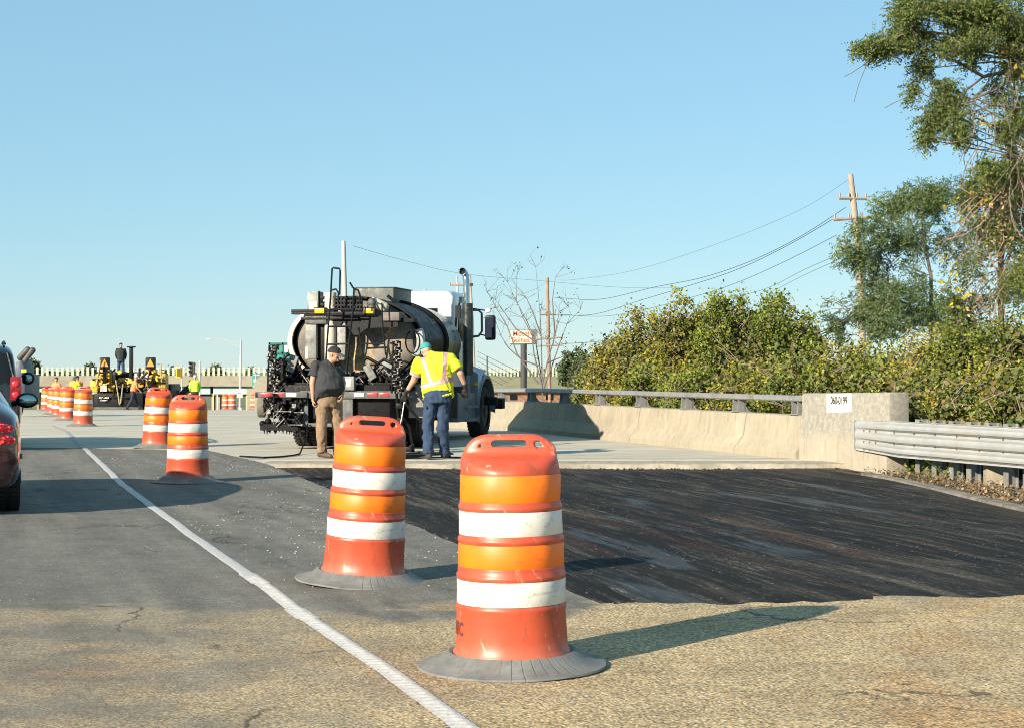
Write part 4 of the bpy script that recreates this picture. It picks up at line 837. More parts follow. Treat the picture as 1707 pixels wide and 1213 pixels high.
# ================================================================== people
SKIN = mat('skin', (.55, .31, .20), .55, var=.1, scale=5, bump=.05); SKIN2 = mat('skin_paler', (.62, .36, .25), .55, var=.1, scale=5, bump=.05)  # two skin tones, the second a little paler
TEE = mat('black_tee', (.040, .043, .048), .95, var=.25, scale=4, bump=.3); TAN = mat('tan_trousers', (.29, .20, .12), .95, var=.2, scale=4, bump=.3)
JEAN = mat('blue_jeans', (.028, .06, .12), .95, var=.35, scale=5, bump=.3); GLV = mat('black_glove', (.014, .014, .015), .7); BOOT = mat('brown_boot', (.10, .06, .035), .7, var=.3); BOOT2 = mat('grey_boot', (.06, .06, .055), .8, var=.3)
DKC = mat('dark_cap', (.022, .022, .024), .9); GRC = mat('grey_peak', (.13, .12, .12), .9); TEAL = mat('teal_cap', (.05, .34, .38), .9, var=.2); HAIR = mat('dark_hair', (.03, .02, .015), .8, bump=.4)
VEST = mat('hivis_yellow', (.80, .90, .02), .75, var=.08, scale=4, bump=.15); VORG = mat('stripe_orange', (.85, .33, .20), .7); VSIL = mat('stripe_silver', (.50, .46, .50), .5)
ORV = mat('hivis_orange', (.95, .33, .12), .8); SLEEVE = mat('black_sleeve', (.02, .02, .022), .9); NEON = mat('neon_shirt', (.55, .92, .06), .8); WHC = mat('pale_cap', (.78, .76, .72), .8); DJ = mat('dark_jacket', (.022, .030, .030), .9, bump=.3); NAVY = mat('navy_trousers', (.025, .03, .05), .9)
def V(*a): return Vector(a)
def torso(b, rings, n=20):
    """rings: (centre, half width, half depth, width axis)"""
    out = []
    for i, (c, a, d, wx) in enumerate(rings):
        c = V(*c); tn = (V(*rings[min(i + 1, len(rings) - 1)][0]) - V(*rings[max(0, i - 1)][0])).normalized(); wv = V(*wx); wv = (wv - tn * wv.dot(tn)).normalized(); dv = tn.cross(wv)
        out.append([c + wv * a * math.copysign(abs(math.cos(u)) ** .85, math.cos(u)) + dv * d * math.copysign(abs(math.sin(u)) ** .85, math.sin(u)) for u in [2 * math.pi * k / n for k in range(n)]])
    b.loft(out)
def cloth(o, vox, amp, sc_, seed, smooth_it=4, stretch=(1, 1, .6)):
    bake(o, ('REMESH', dict(mode='VOXEL', voxel_size=vox)), ('SMOOTH', dict(factor=.6, iterations=smooth_it)))
    if amp:
        me = o.data; nv = len(me.vertices)
        for v in me.vertices:
            c = v.co; d = mnoise.noise(V(c.x * sc_ * stretch[0] + seed, c.y * sc_ * stretch[1], c.z * sc_ * stretch[2])); d2 = 1 - abs(mnoise.noise(V(c.x * sc_ * 1.3 + seed, c.y * sc_ * 1.3, c.z * sc_ * .9 + c.x * 2))) * 3
            v.co = c + v.normal * amp * (d * 1.3 + .5 * d2)
    o.data.polygons.foreach_set('use_smooth', [True] * len(o.data.polygons)); return o
def hand(b, wr, dr, palm, side=1, curl=.5, s=1.0):
    """wrist point, pointing direction, palm normal; fingers with knuckle bends and an opposed thumb"""
    d = dr.normalized(); p = (palm - d * palm.dot(d)).normalized(); q = d.cross(p) * side
    b.capsule(wr, wr + d * .03 * s, .024 * s, .026 * s)
    for k in (-1.5, -.5, .5, 1.5): b.capsule(wr + d * .02 * s + q * k * .012 * s, wr + d * .088 * s + q * k * .019 * s, .014 * s, .012 * s, 8)
    for k, L in ((-1.5, .070), (-.5, .082), (.5, .078), (1.5, .060)):
        a = wr + d * .09 * s + q * k * .0205 * s; dd = d; seg = L / 3
        for j in range(3):
            ang = curl * (.45 + .35 * j); dd = (d * math.cos(ang * (j + 1) * .8) + p * math.sin(ang * (j + 1) * .8)).normalized(); e = a + dd * seg * s * 1.1; b.capsule(a, e, (.0095 - .0008 * j) * s, (.0087 - .0008 * j) * s, 8); a = e
    a = wr + d * .035 * s - q * .026 * s; e = a + (d * .6 - q * .7 + p * .35).normalized() * .04 * s; b.capsule(a, e, .013 * s, .011 * s, 8); b.capsule(e, e + (d * .8 - q * .15 + p * .5).normalized() * .032 * s, .0105 * s, .009 * s, 8)
def head(b, c, f, up, s=1.0):
    """head ellipsoid, jaw, nose, brow, lips, ears; f = facing direction"""
    f = f.normalized(); up = (up - f * up.dot(f)).normalized(); r = f.cross(up); rot = Matrix((r, f, up)).transposed()
    b.ball(c + up * .02 * s, (.076 * s, .096 * s, .10 * s), 20, rot); b.ball(c + f * .03 * s - up * .055 * s, (.058 * s, .062 * s, .06 * s), 16, rot)
    b.ball(c + f * .085 * s - up * .075 * s, (.026 * s, .02 * s, .02 * s), 10, rot)
    b.capsule(c + f * .088 * s + up * .02 * s, c + f * .112 * s - up * .022 * s, .010 * s, .015 * s, 8)
    for s_ in (-1, 1):
        b.ball(c + r * s_ * .078 * s + up * .0 - f * .005, (.012 * s, .02 * s, .032 * s), 10, rot); b.ball(c + f * .075 * s + r * s_ * .032 * s + up * .028 * s, (.026 * s, .02 * s, .010 * s), 10, rot); b.ball(c + f * .062 * s + r * s_ * .04 * s - up * .02 * s, (.026 * s, .024 * s, .024 * s), 10, rot)
    for z in (-.045, -.055): b.ball(c + f * .087 * s + up * z * s, (.024 * s, .010 * s, .006 * s), 10, rot)
    return rot
def person(label, loc_, rz, J, vox=.010, face=None, cols=(SKIN, TEE, TAN, BOOT), cap=None, sleeve=.55, group=None, paint=None, glove=(None, None), belly=0.0, girth=1.0, loose=1.0, curl=(.5, .5), fold=.012, hs=1.0, long_sleeve=False, palm=None, vest=None):
    skin, top, legs, boot = cols; th = thing('person', label, 'person', loc_, rz, group); seed = loc_[0] * 3.3 + loc_[1]
    f = V(*face) if face else V(0, 1, 0); up = V(*J.get('up', (0, 0, 1))); hc = V(*J['head']); nk = V(*J['neck']); sl_, sr = V(*J['sl']), V(*J['sr']); el, er = V(*J['el']), V(*J['er']); wl, wr = V(*J['wl']), V(*J['wr']); hl, hr = V(*J['hl']), V(*J['hr']); kl, kr = V(*J['kl']), V(*J['kr']); al, ar = V(*J['al']), V(*J['ar'])
    ch = (sl_ + sr) / 2; pv = (hl + hr) / 2; sw = (sr - sl_).normalized(); hw = (hr - hl).normalized()
    b = MB(); rot = head(b, hc, f, up, hs); b.capsule(nk - (hc - nk) * .2, hc - up * .06, .058 * hs, .054 * hs)
    b.ball(ch - V(0, 0, .12), (.15, .10, .2), 14); b.capsule(ch - V(0, 0, .1), nk, .09, .07); b.capsule(ch - V(0, 0, .2), pv, .12, .12)
    for S, E, Wr, sd, dirv, cu in ((sl_, el, wl, -1, J.get('dl'), curl[0]), (sr, er, wr, 1, J.get('dr'), curl[1])):
        b.capsule(S, E, .05 * girth, .043 * girth); b.capsule(E, Wr, .044 * girth, .027); b.capsule(ch, S, .07, .055)
        dv = V(*dirv) if dirv else (Wr - E).normalized(); pm = V(*palm) if palm else V(-sd, 0, 0) * 1.0 + V(0, .2, 0); hand(b, Wr, dv, pm, sd, cu)
    for Hh, K, A in ((hl, kl, al), (hr, kr, ar)): b.capsule(Hh, K, .075, .055); b.capsule(K, A, .052, .036)
    body = b.build('body', skin, th); bake(body, ('REMESH', dict(mode='VOXEL', voxel_size=min(vox, .0065) if vox < .012 else vox)), ('SMOOTH', dict(factor=.5, iterations=1))); body.data.polygons.foreach_set('use_smooth', [True] * len(body.data.polygons))
    # shirt
    b = MB(); fw = V(0, 1, 0) if abs(sw.x) > .5 else V(*J.get('fw', (0, 1, 0))); fwd = up.cross(sw) if False else V(-sw.y, sw.x, 0).normalized() * 1.0
    g = girth; hemz = J.get('hem', -.06); sh_w = (sr - sl_).length / 2
    mid = pv.lerp(ch, .5); 
    torso(b, [((pv + (pv - ch).normalized() * -hemz * -1)[:], .20 * g * loose, .145 * g * loose, hw[:]), ((pv + fwd * belly * .4)[:], .198 * g * loose, .15 * g * loose, hw[:]), ((mid - (ch - pv) * .15 + fwd * belly)[:], .195 * g * loose, .155 * g * loose, ((sw + hw) / 2)[:]), ((mid + (ch - pv) * .15 + fwd * belly * .6)[:], .195 * g, .15 * g, sw[:]), ((ch - (ch - pv) * .16)[:], sh_w * 1.0 + .02, .135 * g, sw[:]), ((ch + V(0, 0, .02))[:], sh_w * .92, .105 * g, sw[:]), (nk.lerp(ch, .35)[:], .10, .075, sw[:])])
    for S, E, Wr, lg in ((sl_, el, wl, sleeve), (sr, er, wr, sleeve)):
        b.capsule(ch.lerp(S, .75), S, .07, .072); e1 = S.lerp(E, lg if not long_sleeve else 1); d_ = (E - S).normalized(); b.cyl(S, e1, .068 * g, (.078 if not long_sleeve else .058) * loose * g, 16); b.ball(S, .072 * g, 14)
        if long_sleeve: b.capsule(E, Wr, .058 * g, .042)
    b.capsule(nk.lerp(ch, .1), nk.lerp(ch, .6), .068, .085)
    shirt = b.build('shirt', top, th); cloth(shirt, vox, fold, 7, seed, 5)
    if paint: paint(shirt)
    # trousers
    b = MB(); torso(b, [((pv + (ch - pv) * .12)[:], .175 * g, .125 * g, hw[:]), (pv[:], .182 * g, .135 * g, hw[:]), ((pv - V(0, 0, .10))[:], .17 * g, .125 * g, hw[:])])
    for Hh, K, A in ((hl, kl, al), (hr, kr, ar)):
        b.capsule(Hh, K, .098 * g, .078 * g); b.capsule(K, A + (K - A) * .10, .078 * g, .066 * g); b.cyl(A + (K - A) * .25, A + (K - A) * .02, .066 * g, .078 * g, 16)
    tr = b.build('trousers', legs, th); cloth(tr, vox, fold, 8, seed + 3, 3, (1, 1, 1.2))
    toes = J.get('toes', ((0, 1, 0), (0, 1, 0)))
    for A, td in ((al, toes[0]), (ar, toes[1])):
        td = V(*td).normalized(); b = MB(); fl = V(A.x, A.y, A.z - .075); b.capsule(fl + V(0, 0, .045) - td * .04, fl + V(0, 0, .10) - td * .0, .048, .05); b.capsule(fl + V(0, 0, .04), fl + td * .15 + V(0, 0, .025), .046, .038); b.capsule(fl + td * .07 + V(0, 0, .04), fl + td * .17 + V(0, 0, .022), .046, .035)
        o = b.build('shoe', boot, th); cloth(o, max(.008, vox * .8), 0, 1, 0, 2)
        for v in o.data.vertices: v.co.z = max(v.co.z, fl.z)
    if cap:
        kind, c1, c2, pk = cap; b = MB(); r_, f_, u_ = rot.col[0], rot.col[1], rot.col[2]; pkd = V(*pk) if pk else f_
        b.ball(hc + u_ * .040 * hs, (.092 * hs, .112 * hs, .094 * hs), 22, rot); o = b.build('cap', c1, th)
        bmx = bmesh.new(); bmx.from_mesh(o.data); bmesh.ops.bisect_plane(bmx, geom=bmx.verts[:] + bmx.edges[:] + bmx.faces[:], plane_co=hc + u_ * .035 * hs, plane_no=u_ - f_ * .15, clear_inner=True); bmx.to_mesh(o.data); bmx.free()
        if kind == 'cap':
            b = MB(); rg = []
            pkd = (pkd - u_ * pkd.dot(u_)).normalized(); sd = pkd.cross(u_)
            for k in range(9):
                a = (k - 4) / 4; rg.append([hc + u_ * (.048 - .012 * a * a) * hs + pkd * (.075 - .0 * a) * hs + sd * a * .075 * hs, hc + u_ * (.030 - .030 * a * a) * hs + pkd * (.195 - .085 * a * a) * hs + sd * a * .078 * hs, hc + u_ * (.012 - .030 * a * a) * hs + pkd * (.195 - .085 * a * a) * hs + sd * a * .078 * hs, hc + u_ * (.030 - .012 * a * a) * hs + pkd * (.075) * hs + sd * a * .075 * hs])
            b.loft(rg); b.build('peak', c2, o)
        if kind == 'hair': o.name = 'hair'
    for k, (g_, Wr, E, dv, sd, cu) in enumerate(((glove[0], wl, el, J.get('dl'), -1, curl[0]), (glove[1], wr, er, J.get('dr'), 1, curl[1]))):
        if g_:
            b = MB(); dv = V(*dv) if dv else (Wr - E).normalized(); pm = V(*palm) if palm else V(-sd, 0, 0) + V(0, .2, 0); hand(b, Wr, dv, pm, sd, cu, 1.22); b.capsule(Wr + (E - Wr).normalized() * .05, Wr, .042, .036)
            o = b.build('glove', g_, th); bake(o, ('REMESH', dict(mode='VOXEL', voxel_size=.006)), ('SMOOTH', dict(factor=.5, iterations=1))); o.data.polygons.foreach_set('use_smooth', [True] * len(o.data.polygons))
    return th
# --- man in black t-shirt (local x = right in the picture, y = away)
J = dict(head=(.105, -.03, 1.615), neck=(.035, .0, 1.475), up=(.25, -.08, 1), sl=(-.175, -.10, 1.44), sr=(.15, .12, 1.44), el=(-.225, -.11, 1.17), er=(.23, .16, 1.18), wl=(-.215, -.12, .93), wr=(.24, -.02, .99), dl=(.05, -.05, -1), dr=(-.1, -.5, -.8),
         hl=(-.075, -.04, .90), hr=(.09, .06, .90), kl=(-.085, -.07, .49), kr=(.16, .05, .50), al=(-.08, -.03, .085), ar=(.16, .12, .085), toes=((.8, -.5, 0), (.9, -.35, 0)), hem=-.25)
person('person in black t-shirt, tan trousers and dark cap standing behind the tanker truck looking down', (-2.90, 26.4, 0), 0, J, .010, (.93, -.28, -.22), (SKIN, TEE, TAN, BOOT), ('cap', DKC, GRC, None), belly=-.07, girth=1.08, loose=1.12, curl=(.8, .7), fold=.016, hs=1.0, sleeve=.60)
# --- man in yellow hi-vis shirt, back to the camera
def vestpaint(o):
    me = o.data; me.materials.append(VORG); me.materials.append(VSIL)
    def band(d, w_): return 2 if d < w_ * .5 else (1 if d < w_ else 0)
    for p in me.polygons:
        c = p.center; k = 0
        if c.x > -.30 and c.x < .27 or c.z < 1.25:
            zb = 1.16 + .12 * (c.x + .05) / .3 * .6; k = max(k, band(abs(c.z - zb), .042))
            if not k and c.y < .14 + .0:
                if c.z > zb: k = max(k, band(abs(c.x - (-.135 - .10 * (c.z - 1.35) / .2 * .7)), .036), band(abs(c.x - .135 - .03 * (c.z - 1.35)), .036))
        for S, E in ((SL, EL), (SR, ER)):
            d = (E - S).normalized(); s_ = (c - S).dot(d); q = (c - S - d * s_).length
            if q < .13 and s_ > .05: k = band(abs(s_ - .20), .042) if S is SL else 0
        p.material_index = k
SL, EL, SR, ER = V(-.275, .10, 1.50), V(-.35, .22, 1.22), V(.235, .06, 1.545), V(.375, .02, 1.32)
J = dict(head=(-.165, .30, 1.675), neck=(-.09, .18, 1.60), up=(-.25, .35, 1), sl=SL[:], sr=SR[:], el=EL[:], er=ER[:], wl=(-.485, .32, 1.02), wr=(.455, .10, 1.10), dl=(-.35, .2, -1), dr=(-.12, .15, -1),
         hl=(-.055, -.03, .97), hr=(.125, -.03, .99), kl=(-.125, .02, .53), kr=(.10, .04, .54), al=(-.11, .0, .085), ar=(.125, .22, .085), toes=((-.25, 1, 0), (.35, .9, 0)), hem=-.04)
person('person in yellow high-visibility shirt, blue jeans and teal cap leaning toward the truck', (-1.17, 25.85, 0), 0, J, .010, (-.35, .85, -.35), (SKIN2, VEST, JEAN, BOOT2), ('cap', TEAL, TEAL, None), sleeve=.72, paint=vestpaint, glove=(GLV, GLV), belly=.05, girth=1.15, loose=1.08, curl=(1.1, .9), fold=.018, hs=1.0, palm=(0, 1, 0))
wa = thing('spray_wand', 'thin pale metal wand held by the gloved hand of the yellow vest worker', 'hand tool', (-1.66, 26.2, .98))
o = MB().tube([Vector((-1.68, 26.22, .90)), Vector((-1.72, 26.2, .62)), Vector((-1.84, 26.15, .16))], .009, 8).cyl((-1.67, 26.22, .86), (-1.65, 26.22, 1.02), .017).build('rod', mat('wand_metal', (.55, .50, .42), .4, .6)); loc(o, wa)
# --- distant crew
def simple(lean=0, stride=.12, arm=.0, back=True):
    return dict(head=(0, lean + .02, 1.62 - lean * .3), neck=(0, lean, 1.48 - lean * .3), up=(0, lean, 1), sl=(-.19, lean * .9, 1.41 - lean * .3), sr=(.19, lean * .9, 1.41 - lean * .3), el=(-.26, lean + .05, 1.14 - lean * .25), er=(.26, lean + .05, 1.14 - lean * .25), wl=(-.22 + arm, lean + .2, .96 - lean * .2), wr=(.22 - arm, lean + .2, .96 - lean * .2),
                hl=(-.09, 0, .9), hr=(.09, 0, .9), kl=(-.11, .05 + stride / 3, .5), kr=(.11, .04 - stride / 3, .5), al=(-.12, stride, .085), ar=(.12, -stride, .085), hem=-.08)
def at(px, D): return (px - CX) / F * D
zt = EYE + (HY - 628.5) / F * 86
person('person in dark jacket and jeans standing high on top of the paver', (at(201.5, 86), 86, zt), R(8), simple(.0, .02), vox=.018, face=(-.5, .8, -.4), cols=(SKIN, DJ, JEAN, BOOT), cap=('cap', DKC, GRC, None), long_sleeve=True, fold=.01)
person('person in orange vest and dark trousers striding behind the paver', (at(222, 82.5), 82.5, gz(82.5)), R(-75), simple(.12, .32), vox=.018, face=(0, 1, -.2), cols=(SKIN, ORV, NAVY, BOOT), cap=('cap', WHC, WHC, None), fold=.01)
person('person in neon green shirt and pale cap beyond the fourth drum', (at(325, 84), 84, gz(84)), R(10), simple(.02, .05), vox=.018, face=(0, 1, 0), cols=(SKIN, NEON, NAVY, BOOT), cap=('cap', WHC, WHC, None), long_sleeve=True, fold=.01)
person('person in dark clothes bending over between the paver and the neon worker', (at(303, 86), 86, gz(86) - .1), R(-80), simple(.42, .1, .05), vox=.018, face=(0, 1, -.3), cols=(SKIN, DJ, NAVY, BOOT), cap=('hair', HAIR, HAIR, None), long_sleeve=True, fold=.01)
person('bareheaded person in orange vest behind the left drum cluster', (at(92.5, 84), 84, gz(84) - .1), R(-30), simple(.05, .05), vox=.018, face=(.4, -.8, 0), cols=(SKIN, ORV, NAVY, BOOT), cap=('hair', HAIR, HAIR, None), fold=.01)
person('person in yellow vest with grey cap behind the left drum cluster', (at(124, 84), 84, gz(84) - .05), R(-10), simple(.05, .05), vox=.018, face=(-.5, -.6, -.3), cols=(SKIN, VEST, NAVY, BOOT), cap=('cap', GRC, GRC, None), fold=.01)
person('person in orange shirt partly hidden behind the yellow vest worker', (at(129, 87), 87, gz(87) + .02), R(20), simple(.0, .05), vox=.018, face=(.8, .4, 0), cols=(SKIN, ORV, NAVY, BOOT), cap=('hair', HAIR, HAIR, None), fold=.01)
# ================================================================== paver
YEL = mat('paver_yellow', (.78, .48, .04), .5, var=.15, dirt=(.10, .08, .04), dirt_amt=.4, bump=.1)
DP_ = 84.0; base = Vector((at(219, DP_), DP_, gz(DP_))); pv_ = thing('asphalt_paver', 'yellow and black asphalt paver with two orange triangle seat backs', 'road paver', base)
def Q(px, py, dy=0): return W(px, py, DP_ + dy) - base
def qb(name, m, xa, ya, xb, yb, dy=0, dep=.5, bevel=.02, par=None):
    p, q = Q(xa, ya, dy), Q(xb, yb, dy); return MB().boxb(p.x, q.x, dy, dy + dep, q.z, p.z).build(name, m, par or pv_, bevel=bevel)
qb('screed', BLK2, 157, 655, 238, 683, 0, 1.2); qb('screed', BLK2, 230, 650, 291, 683, .3, 1.2); qb('screed_step', GRY, 156, 678, 236, 683.5, -.35, .35); qb('hopper', BLK2, 165, 640, 285, 683, 1.5, 2.4, .05)
qb('body', YEL, 162, 625, 190, 652, .8, 2.2, .1); qb('body', YEL, 196, 629, 262, 646, .9, 2.2, .1); qb('engine_cover', BLK2, 185, 620, 250, 634, 1.2, 2.0, .05); qb('side_arm', YEL, 150, 634, 163, 654, .3, .8, .08); qb('side_arm', YEL, 262, 622, 276, 652, .3, .8, .08)
for x in (174, 250.5):
    s_ = qb('seat', BLK2, x - 8.5, 595.5, x + 8.5, 615.5, .1, .18, .06)
    p = Q(x, 597, .08); MB().prism([Q(x, 598, .08), Q(x - 6.6, 611, .08), Q(x + 6.6, 611, .08)], (0, .015, 0)).build('slow_triangle', mat('triangle_orange', (1.0, .36, .03), .5, var=.05, bump=0), s_)
    qb('console', YEL, x - 7, 615, x + 9, 631, .2, .5, .05); qb('console_post', BLK2, x - 3, 612, x + 2, 650, .1, .1, .01)
qb('exhaust_post', BLK2, 215, 577, 220.5, 631, .3, .25); qb('post_bar', BLK2, 211, 577, 225, 579.5, .25, .2)
b = MB(); rg = random.Random(8)
for k in range(110): p = Q(rg.uniform(160, 275), rg.uniform(616, 662), rg.uniform(-.3, .8)); d = rg.choice([Vector((1, 0, 0)), Vector((0, 0, 1)), Vector((.7, 0, .7))]); L = rg.uniform(.1, .5); b.cyl(p - d * L / 2, p + d * L / 2, rg.uniform(.02, .06), n=8)
b.build('pipework', BLK2, pv_)
for k in range(40): p = Q(rg.choice([rg.uniform(154, 190), rg.uniform(240, 275), rg.uniform(154, 275)]), rg.uniform(618, 650), rg.uniform(-.1, .6)); MB().box(p, (rg.uniform(.05, .22), .1, rg.uniform(.05, .2)), Matrix.Rotation(rg.uniform(-.9, .9), 3, 'Y')).build('fitting', YEL, pv_)

for x in (229, 238, 246): MB().cyl(Q(x, 632, .2), Q(x, 622, .2), .14, n=14).build('gas_bottle', WHT, pv_)
for pts in (((193, 633), (199.5, 674)), ((205, 640), (201, 672)), ((168, 600), (161, 640)), ((262, 607), (268, 606), (270, 650))): MB().tube([Q(x, y, -.1) for x, y in pts], .035, 6).build('rail', mat('pale_rail', (.4, .36, .2), .6), pv_)
qb('notice', mat('notice_pale', (.55, .53, .42), .6, var=.3, scale=3), 167, 639, 178, 652, -.02, .02, 0); qb('lettered_panel', BLK2, 163, 660, 183, 670, -.02, .02, 0)
b = MB()
for k in range(7): p = Q(166 + k * 2.4, 662.5, -.03); b.box(p, (.05, .01, .07))
for k in range(6): p = Q(168 + k * 2.2, 667, -.03); b.box(p, (.05, .01, .05))
b.build('panel_marks', WTP, pv_)
MB().boxb(-1.9, 1.9, 2.2, 5.2, -.0, .55).build('crawler_track', BLK2, pv_, bevel=.2)

# ================================================================== machine with twin raised arms beyond the SUV
mb_ = thing('work_machine', 'grey work machine with two round-ended arms raised beyond the dark SUV', 'machine', (at(38, 60), 60, gz(60)))
o0 = Vector(mb_.location); gm = mat('arm_grey', (.10, .095, .095), .6, .2)
for (xa, ya, xb, yb) in ((33, 596, 46, 583), (42, 600, 54, 584)): MB().capsule(W(xa, ya, 60) - o0, W(xb, yb, 60) - o0, .10, .115, 14).build('arm', gm, mb_)
b = MB(); b.prism([W(x, y, 60.2) - o0 for x, y in ((26, 604), (35, 598), (41, 612), (42, 650), (26, 650))], (0, 1.2, 0)); b.boxb(-.55, .05, .1, 2.0, .4, 1.5); b.build('body', mat('machine_blue', (.045, .065, .095), .5), mb_, bevel=.05)
MB().box(W(40, 618, 59.9) - o0, (.20, .1, .12)).build('beacon', VEST, mb_, bevel=.03); MB().cyl((-.5, .5, .4), (-.2, .5, .4), .4, n=20).build('wheel', RUB, mb_, bevel=.1)

# ================================================================== teal truck beyond the tanker
tt_ = thing('teal_truck', 'teal green work truck mostly hidden behind the left side of the tanker', 'truck', (at(462, 58), 58, gz(58))); o0 = Vector(tt_.location); TLG = mat('teal_paint', (.03, .30, .25), .4, var=.15)
p, q = W(447.5, 571, 58) - o0, W(510, 606, 58) - o0; bx_ = MB().boxb(p.x, q.x, 0, 3.2, q.z, p.z).build('box_body', TLG, tt_, bevel=.02)
p, q = W(473, 575, 57.98) - o0, W(480, 588, 57.98) - o0; MB().boxb(p.x, q.x, -.02, .01, q.z, p.z).build('placard', WHT, bx_)
b = MB()
for yy in (572.5, 588, 604): p = W(448, yy, 57.95) - o0; q = W(509, yy, 57.95) - o0; b.boxb(p.x, q.x, -.05, 0, p.z - .04, p.z + .03)
for xx in (449, 471, 490, 508): p = W(xx, 571, 57.95) - o0; q = W(xx, 606, 57.95) - o0; b.boxb(p.x - .03, p.x + .03, -.05, 0, q.z, p.z)
b.build('frame', mat('teal_dark', (.02, .17, .15), .5), bx_); MB().boxb(-.2, .9, .8, 6, .5, 1.1).build('chassis', BLK, tt_)
for x in (-.62, -.25, .9): 
    b = MB().cyl((x - .12, .6, .42), (x + .12, .6, .42), .42, n=28); b.build('wheel', mat('dusty_tyre', (.20, .18, .14), .9), tt_, bevel=.03)
cc = thing('concrete_pipe', 'pale round concrete culvert end just left of the tanker truck', 'pipe', (at(438, 100), 100, gz(100))); o0 = Vector(cc.location)
b = MB().cyl(W(440, 645, 100) - o0, W(440, 645, 104) - o0, .62, n=28).cyl(W(440, 645, 99.9) - o0, W(440, 645, 99.95) - o0, .5, n=28); b.build('pipe', mat('culvert', (.42, .38, .30), .9), cc); MB().boxb(-.5, .7, 0, 4, 0, .9).build('footing', conc.m, cc)

# ================================================================== overpass and its slat fence
OD = 250.0
ov = thing('overpass', 'long pale concrete overpass with mint green girders crossing behind the road works', 'bridge', (at(250, OD), OD, gz(OD))); o0 = Vector(ov.location)
def ob(name, m, xa, ya, xb, yb, dy=0, dep=8, bevel=0):
    p, q = W(xa, ya, OD) - o0, W(xb, yb, OD) - o0; return MB().boxb(p.x, q.x, dy, dy + dep, q.z, p.z).build(name, m, ov, bevel=bevel, smooth=0)
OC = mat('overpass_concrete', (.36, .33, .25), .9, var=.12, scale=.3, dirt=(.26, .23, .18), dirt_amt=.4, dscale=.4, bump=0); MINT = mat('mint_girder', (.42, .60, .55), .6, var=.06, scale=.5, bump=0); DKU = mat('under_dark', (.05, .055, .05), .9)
ob('parapet', OC, -260, 626, 470, 640, 0, .4); ob('deck', OC, -260, 638, 470, 643.5, -.5, 14)
for xa, xb in ((-200, 48), (55, 72), (88, 105), (104, 196), (200, 300), (303, 350), (355, 412)): ob('girder', MINT, xa, 645 if xa > 60 else 644, xb, 653 if xa < 100 else 656.5, .2, .5)
ob('underdeck_shade', DKU, -260, 643, 440, 661, 6, 6); ob('abutment', OC, 411, 641, 472, 690, .1, 12)  # dark-coloured block behind the girders stands in for shade beneath the deck
for x in (60, 76, 150, 252, 352, 363): 
    ob('pier', OC, x - 1.6, 655, x + 1.6, 692, 1.0, 1.5)
ob('pier_cap', OC, 350, 655, 414, 658.5, .8, 2)
def slats(name, label, xa, xb, D, ya, yb, pitch, wd, seed):
    th = thing(name, label, 'fence', (at((xa + xb) / 2, D), D, EYE + (HY - yb) / F * D)); o_ = Vector(th.location); b = MB(); x = xa; rg = random.Random(seed)
    while x < xb:
        p, q = W(x, ya + rg.uniform(-.4, .4), D) - o_, W(x + wd, yb, D) - o_; b.boxb(p.x, q.x, 0, .05, q.z, p.z); x += pitch
    b.build('slat_panel', mat('slat_white', (.50, .53, .40), .7, var=.08, scale=.4, bump=0), th, smooth=0)
    b = MB()
    for yy in (ya + 3, yb - 3): p, q = W(xa, yy, D) - o_, W(xb, yy + .8, D) - o_; b.boxb(p.x, q.x, .06, .12, q.z, p.z)
    b.build('fence_rail', mat('rail_green', (.10, .15, .10), .8), th)
slats('slat_fence', 'pale slatted fence on the overpass parapet left of the tanker truck', -150, 470, OD + .2, 612, 626.3, 8.4, 4.2, 1)
slats('slat_fence', 'pale slatted fence on the grassy bank right of the tanker truck', 775, 1080, OD, 612, 627, 5.8, 3.2, 2)
# grassy bank at the right
t = NT('bank_mat'); c = t.ramp(t.noise(.5, 8, .75), [(.3, (.13, .13, .05)), (.5, (.25, .23, .11)), (.7, (.34, .29, .16))]); t.col(c); t.b.inputs['Roughness'].default_value = 1
b = MB(); rows = []
for k in range(14): d = 250 - k * 9; z = (EYE + (HY - 626.5) / F * 250) - k * .30 ; rows.append((d, z))
prev = None
for d, z in rows:
    row = [b.bm.verts.new((at(760, 250) + i * 4.5 + (250 - d) * .0, d, z + .35 * mnoise.noise(Vector((i * .6, d * .1, 0))))) for i in range(26)]
    if prev:
        for i in range(25): b.bm.faces.new((prev[i], prev[i + 1], row[i + 1], row[i]))
    prev = row
setp(b.build('grass_bank', t.m, smooth=180), kind='structure')
p0, p1 = W(775, 655, 150), W(1000, 665, 150)
brn = thing('brick_house', 'long low brown building glimpsed under the bridge rail', 'building', (at(890, 120), 120, gz(120))); o0 = Vector(brn.location)
p, q = W(820, 652, 120) - o0, W(985, 690, 120) - o0; MB().boxb(p.x, q.x, 0, 6, q.z, p.z).build('wall', mat('brown_brick', (.30, .17, .10), .9, var=.2), brn)
p, q = W(816, 648.5, 119.6) - o0, W(990, 652, 119.6) - o0; MB().boxb(p.x, q.x, -.5, 7, q.z, p.z).build('roof', mat('roof_tan', (.38, .33, .25), .9), brn)
for k in range(4): p, q = W(850 + k * 30, 657, 119.9) - o0, W(862 + k * 30, 666, 119.9) - o0; MB().boxb(p.x, q.x, -.05, .1, q.z, p.z).build('window', GLS, brn)

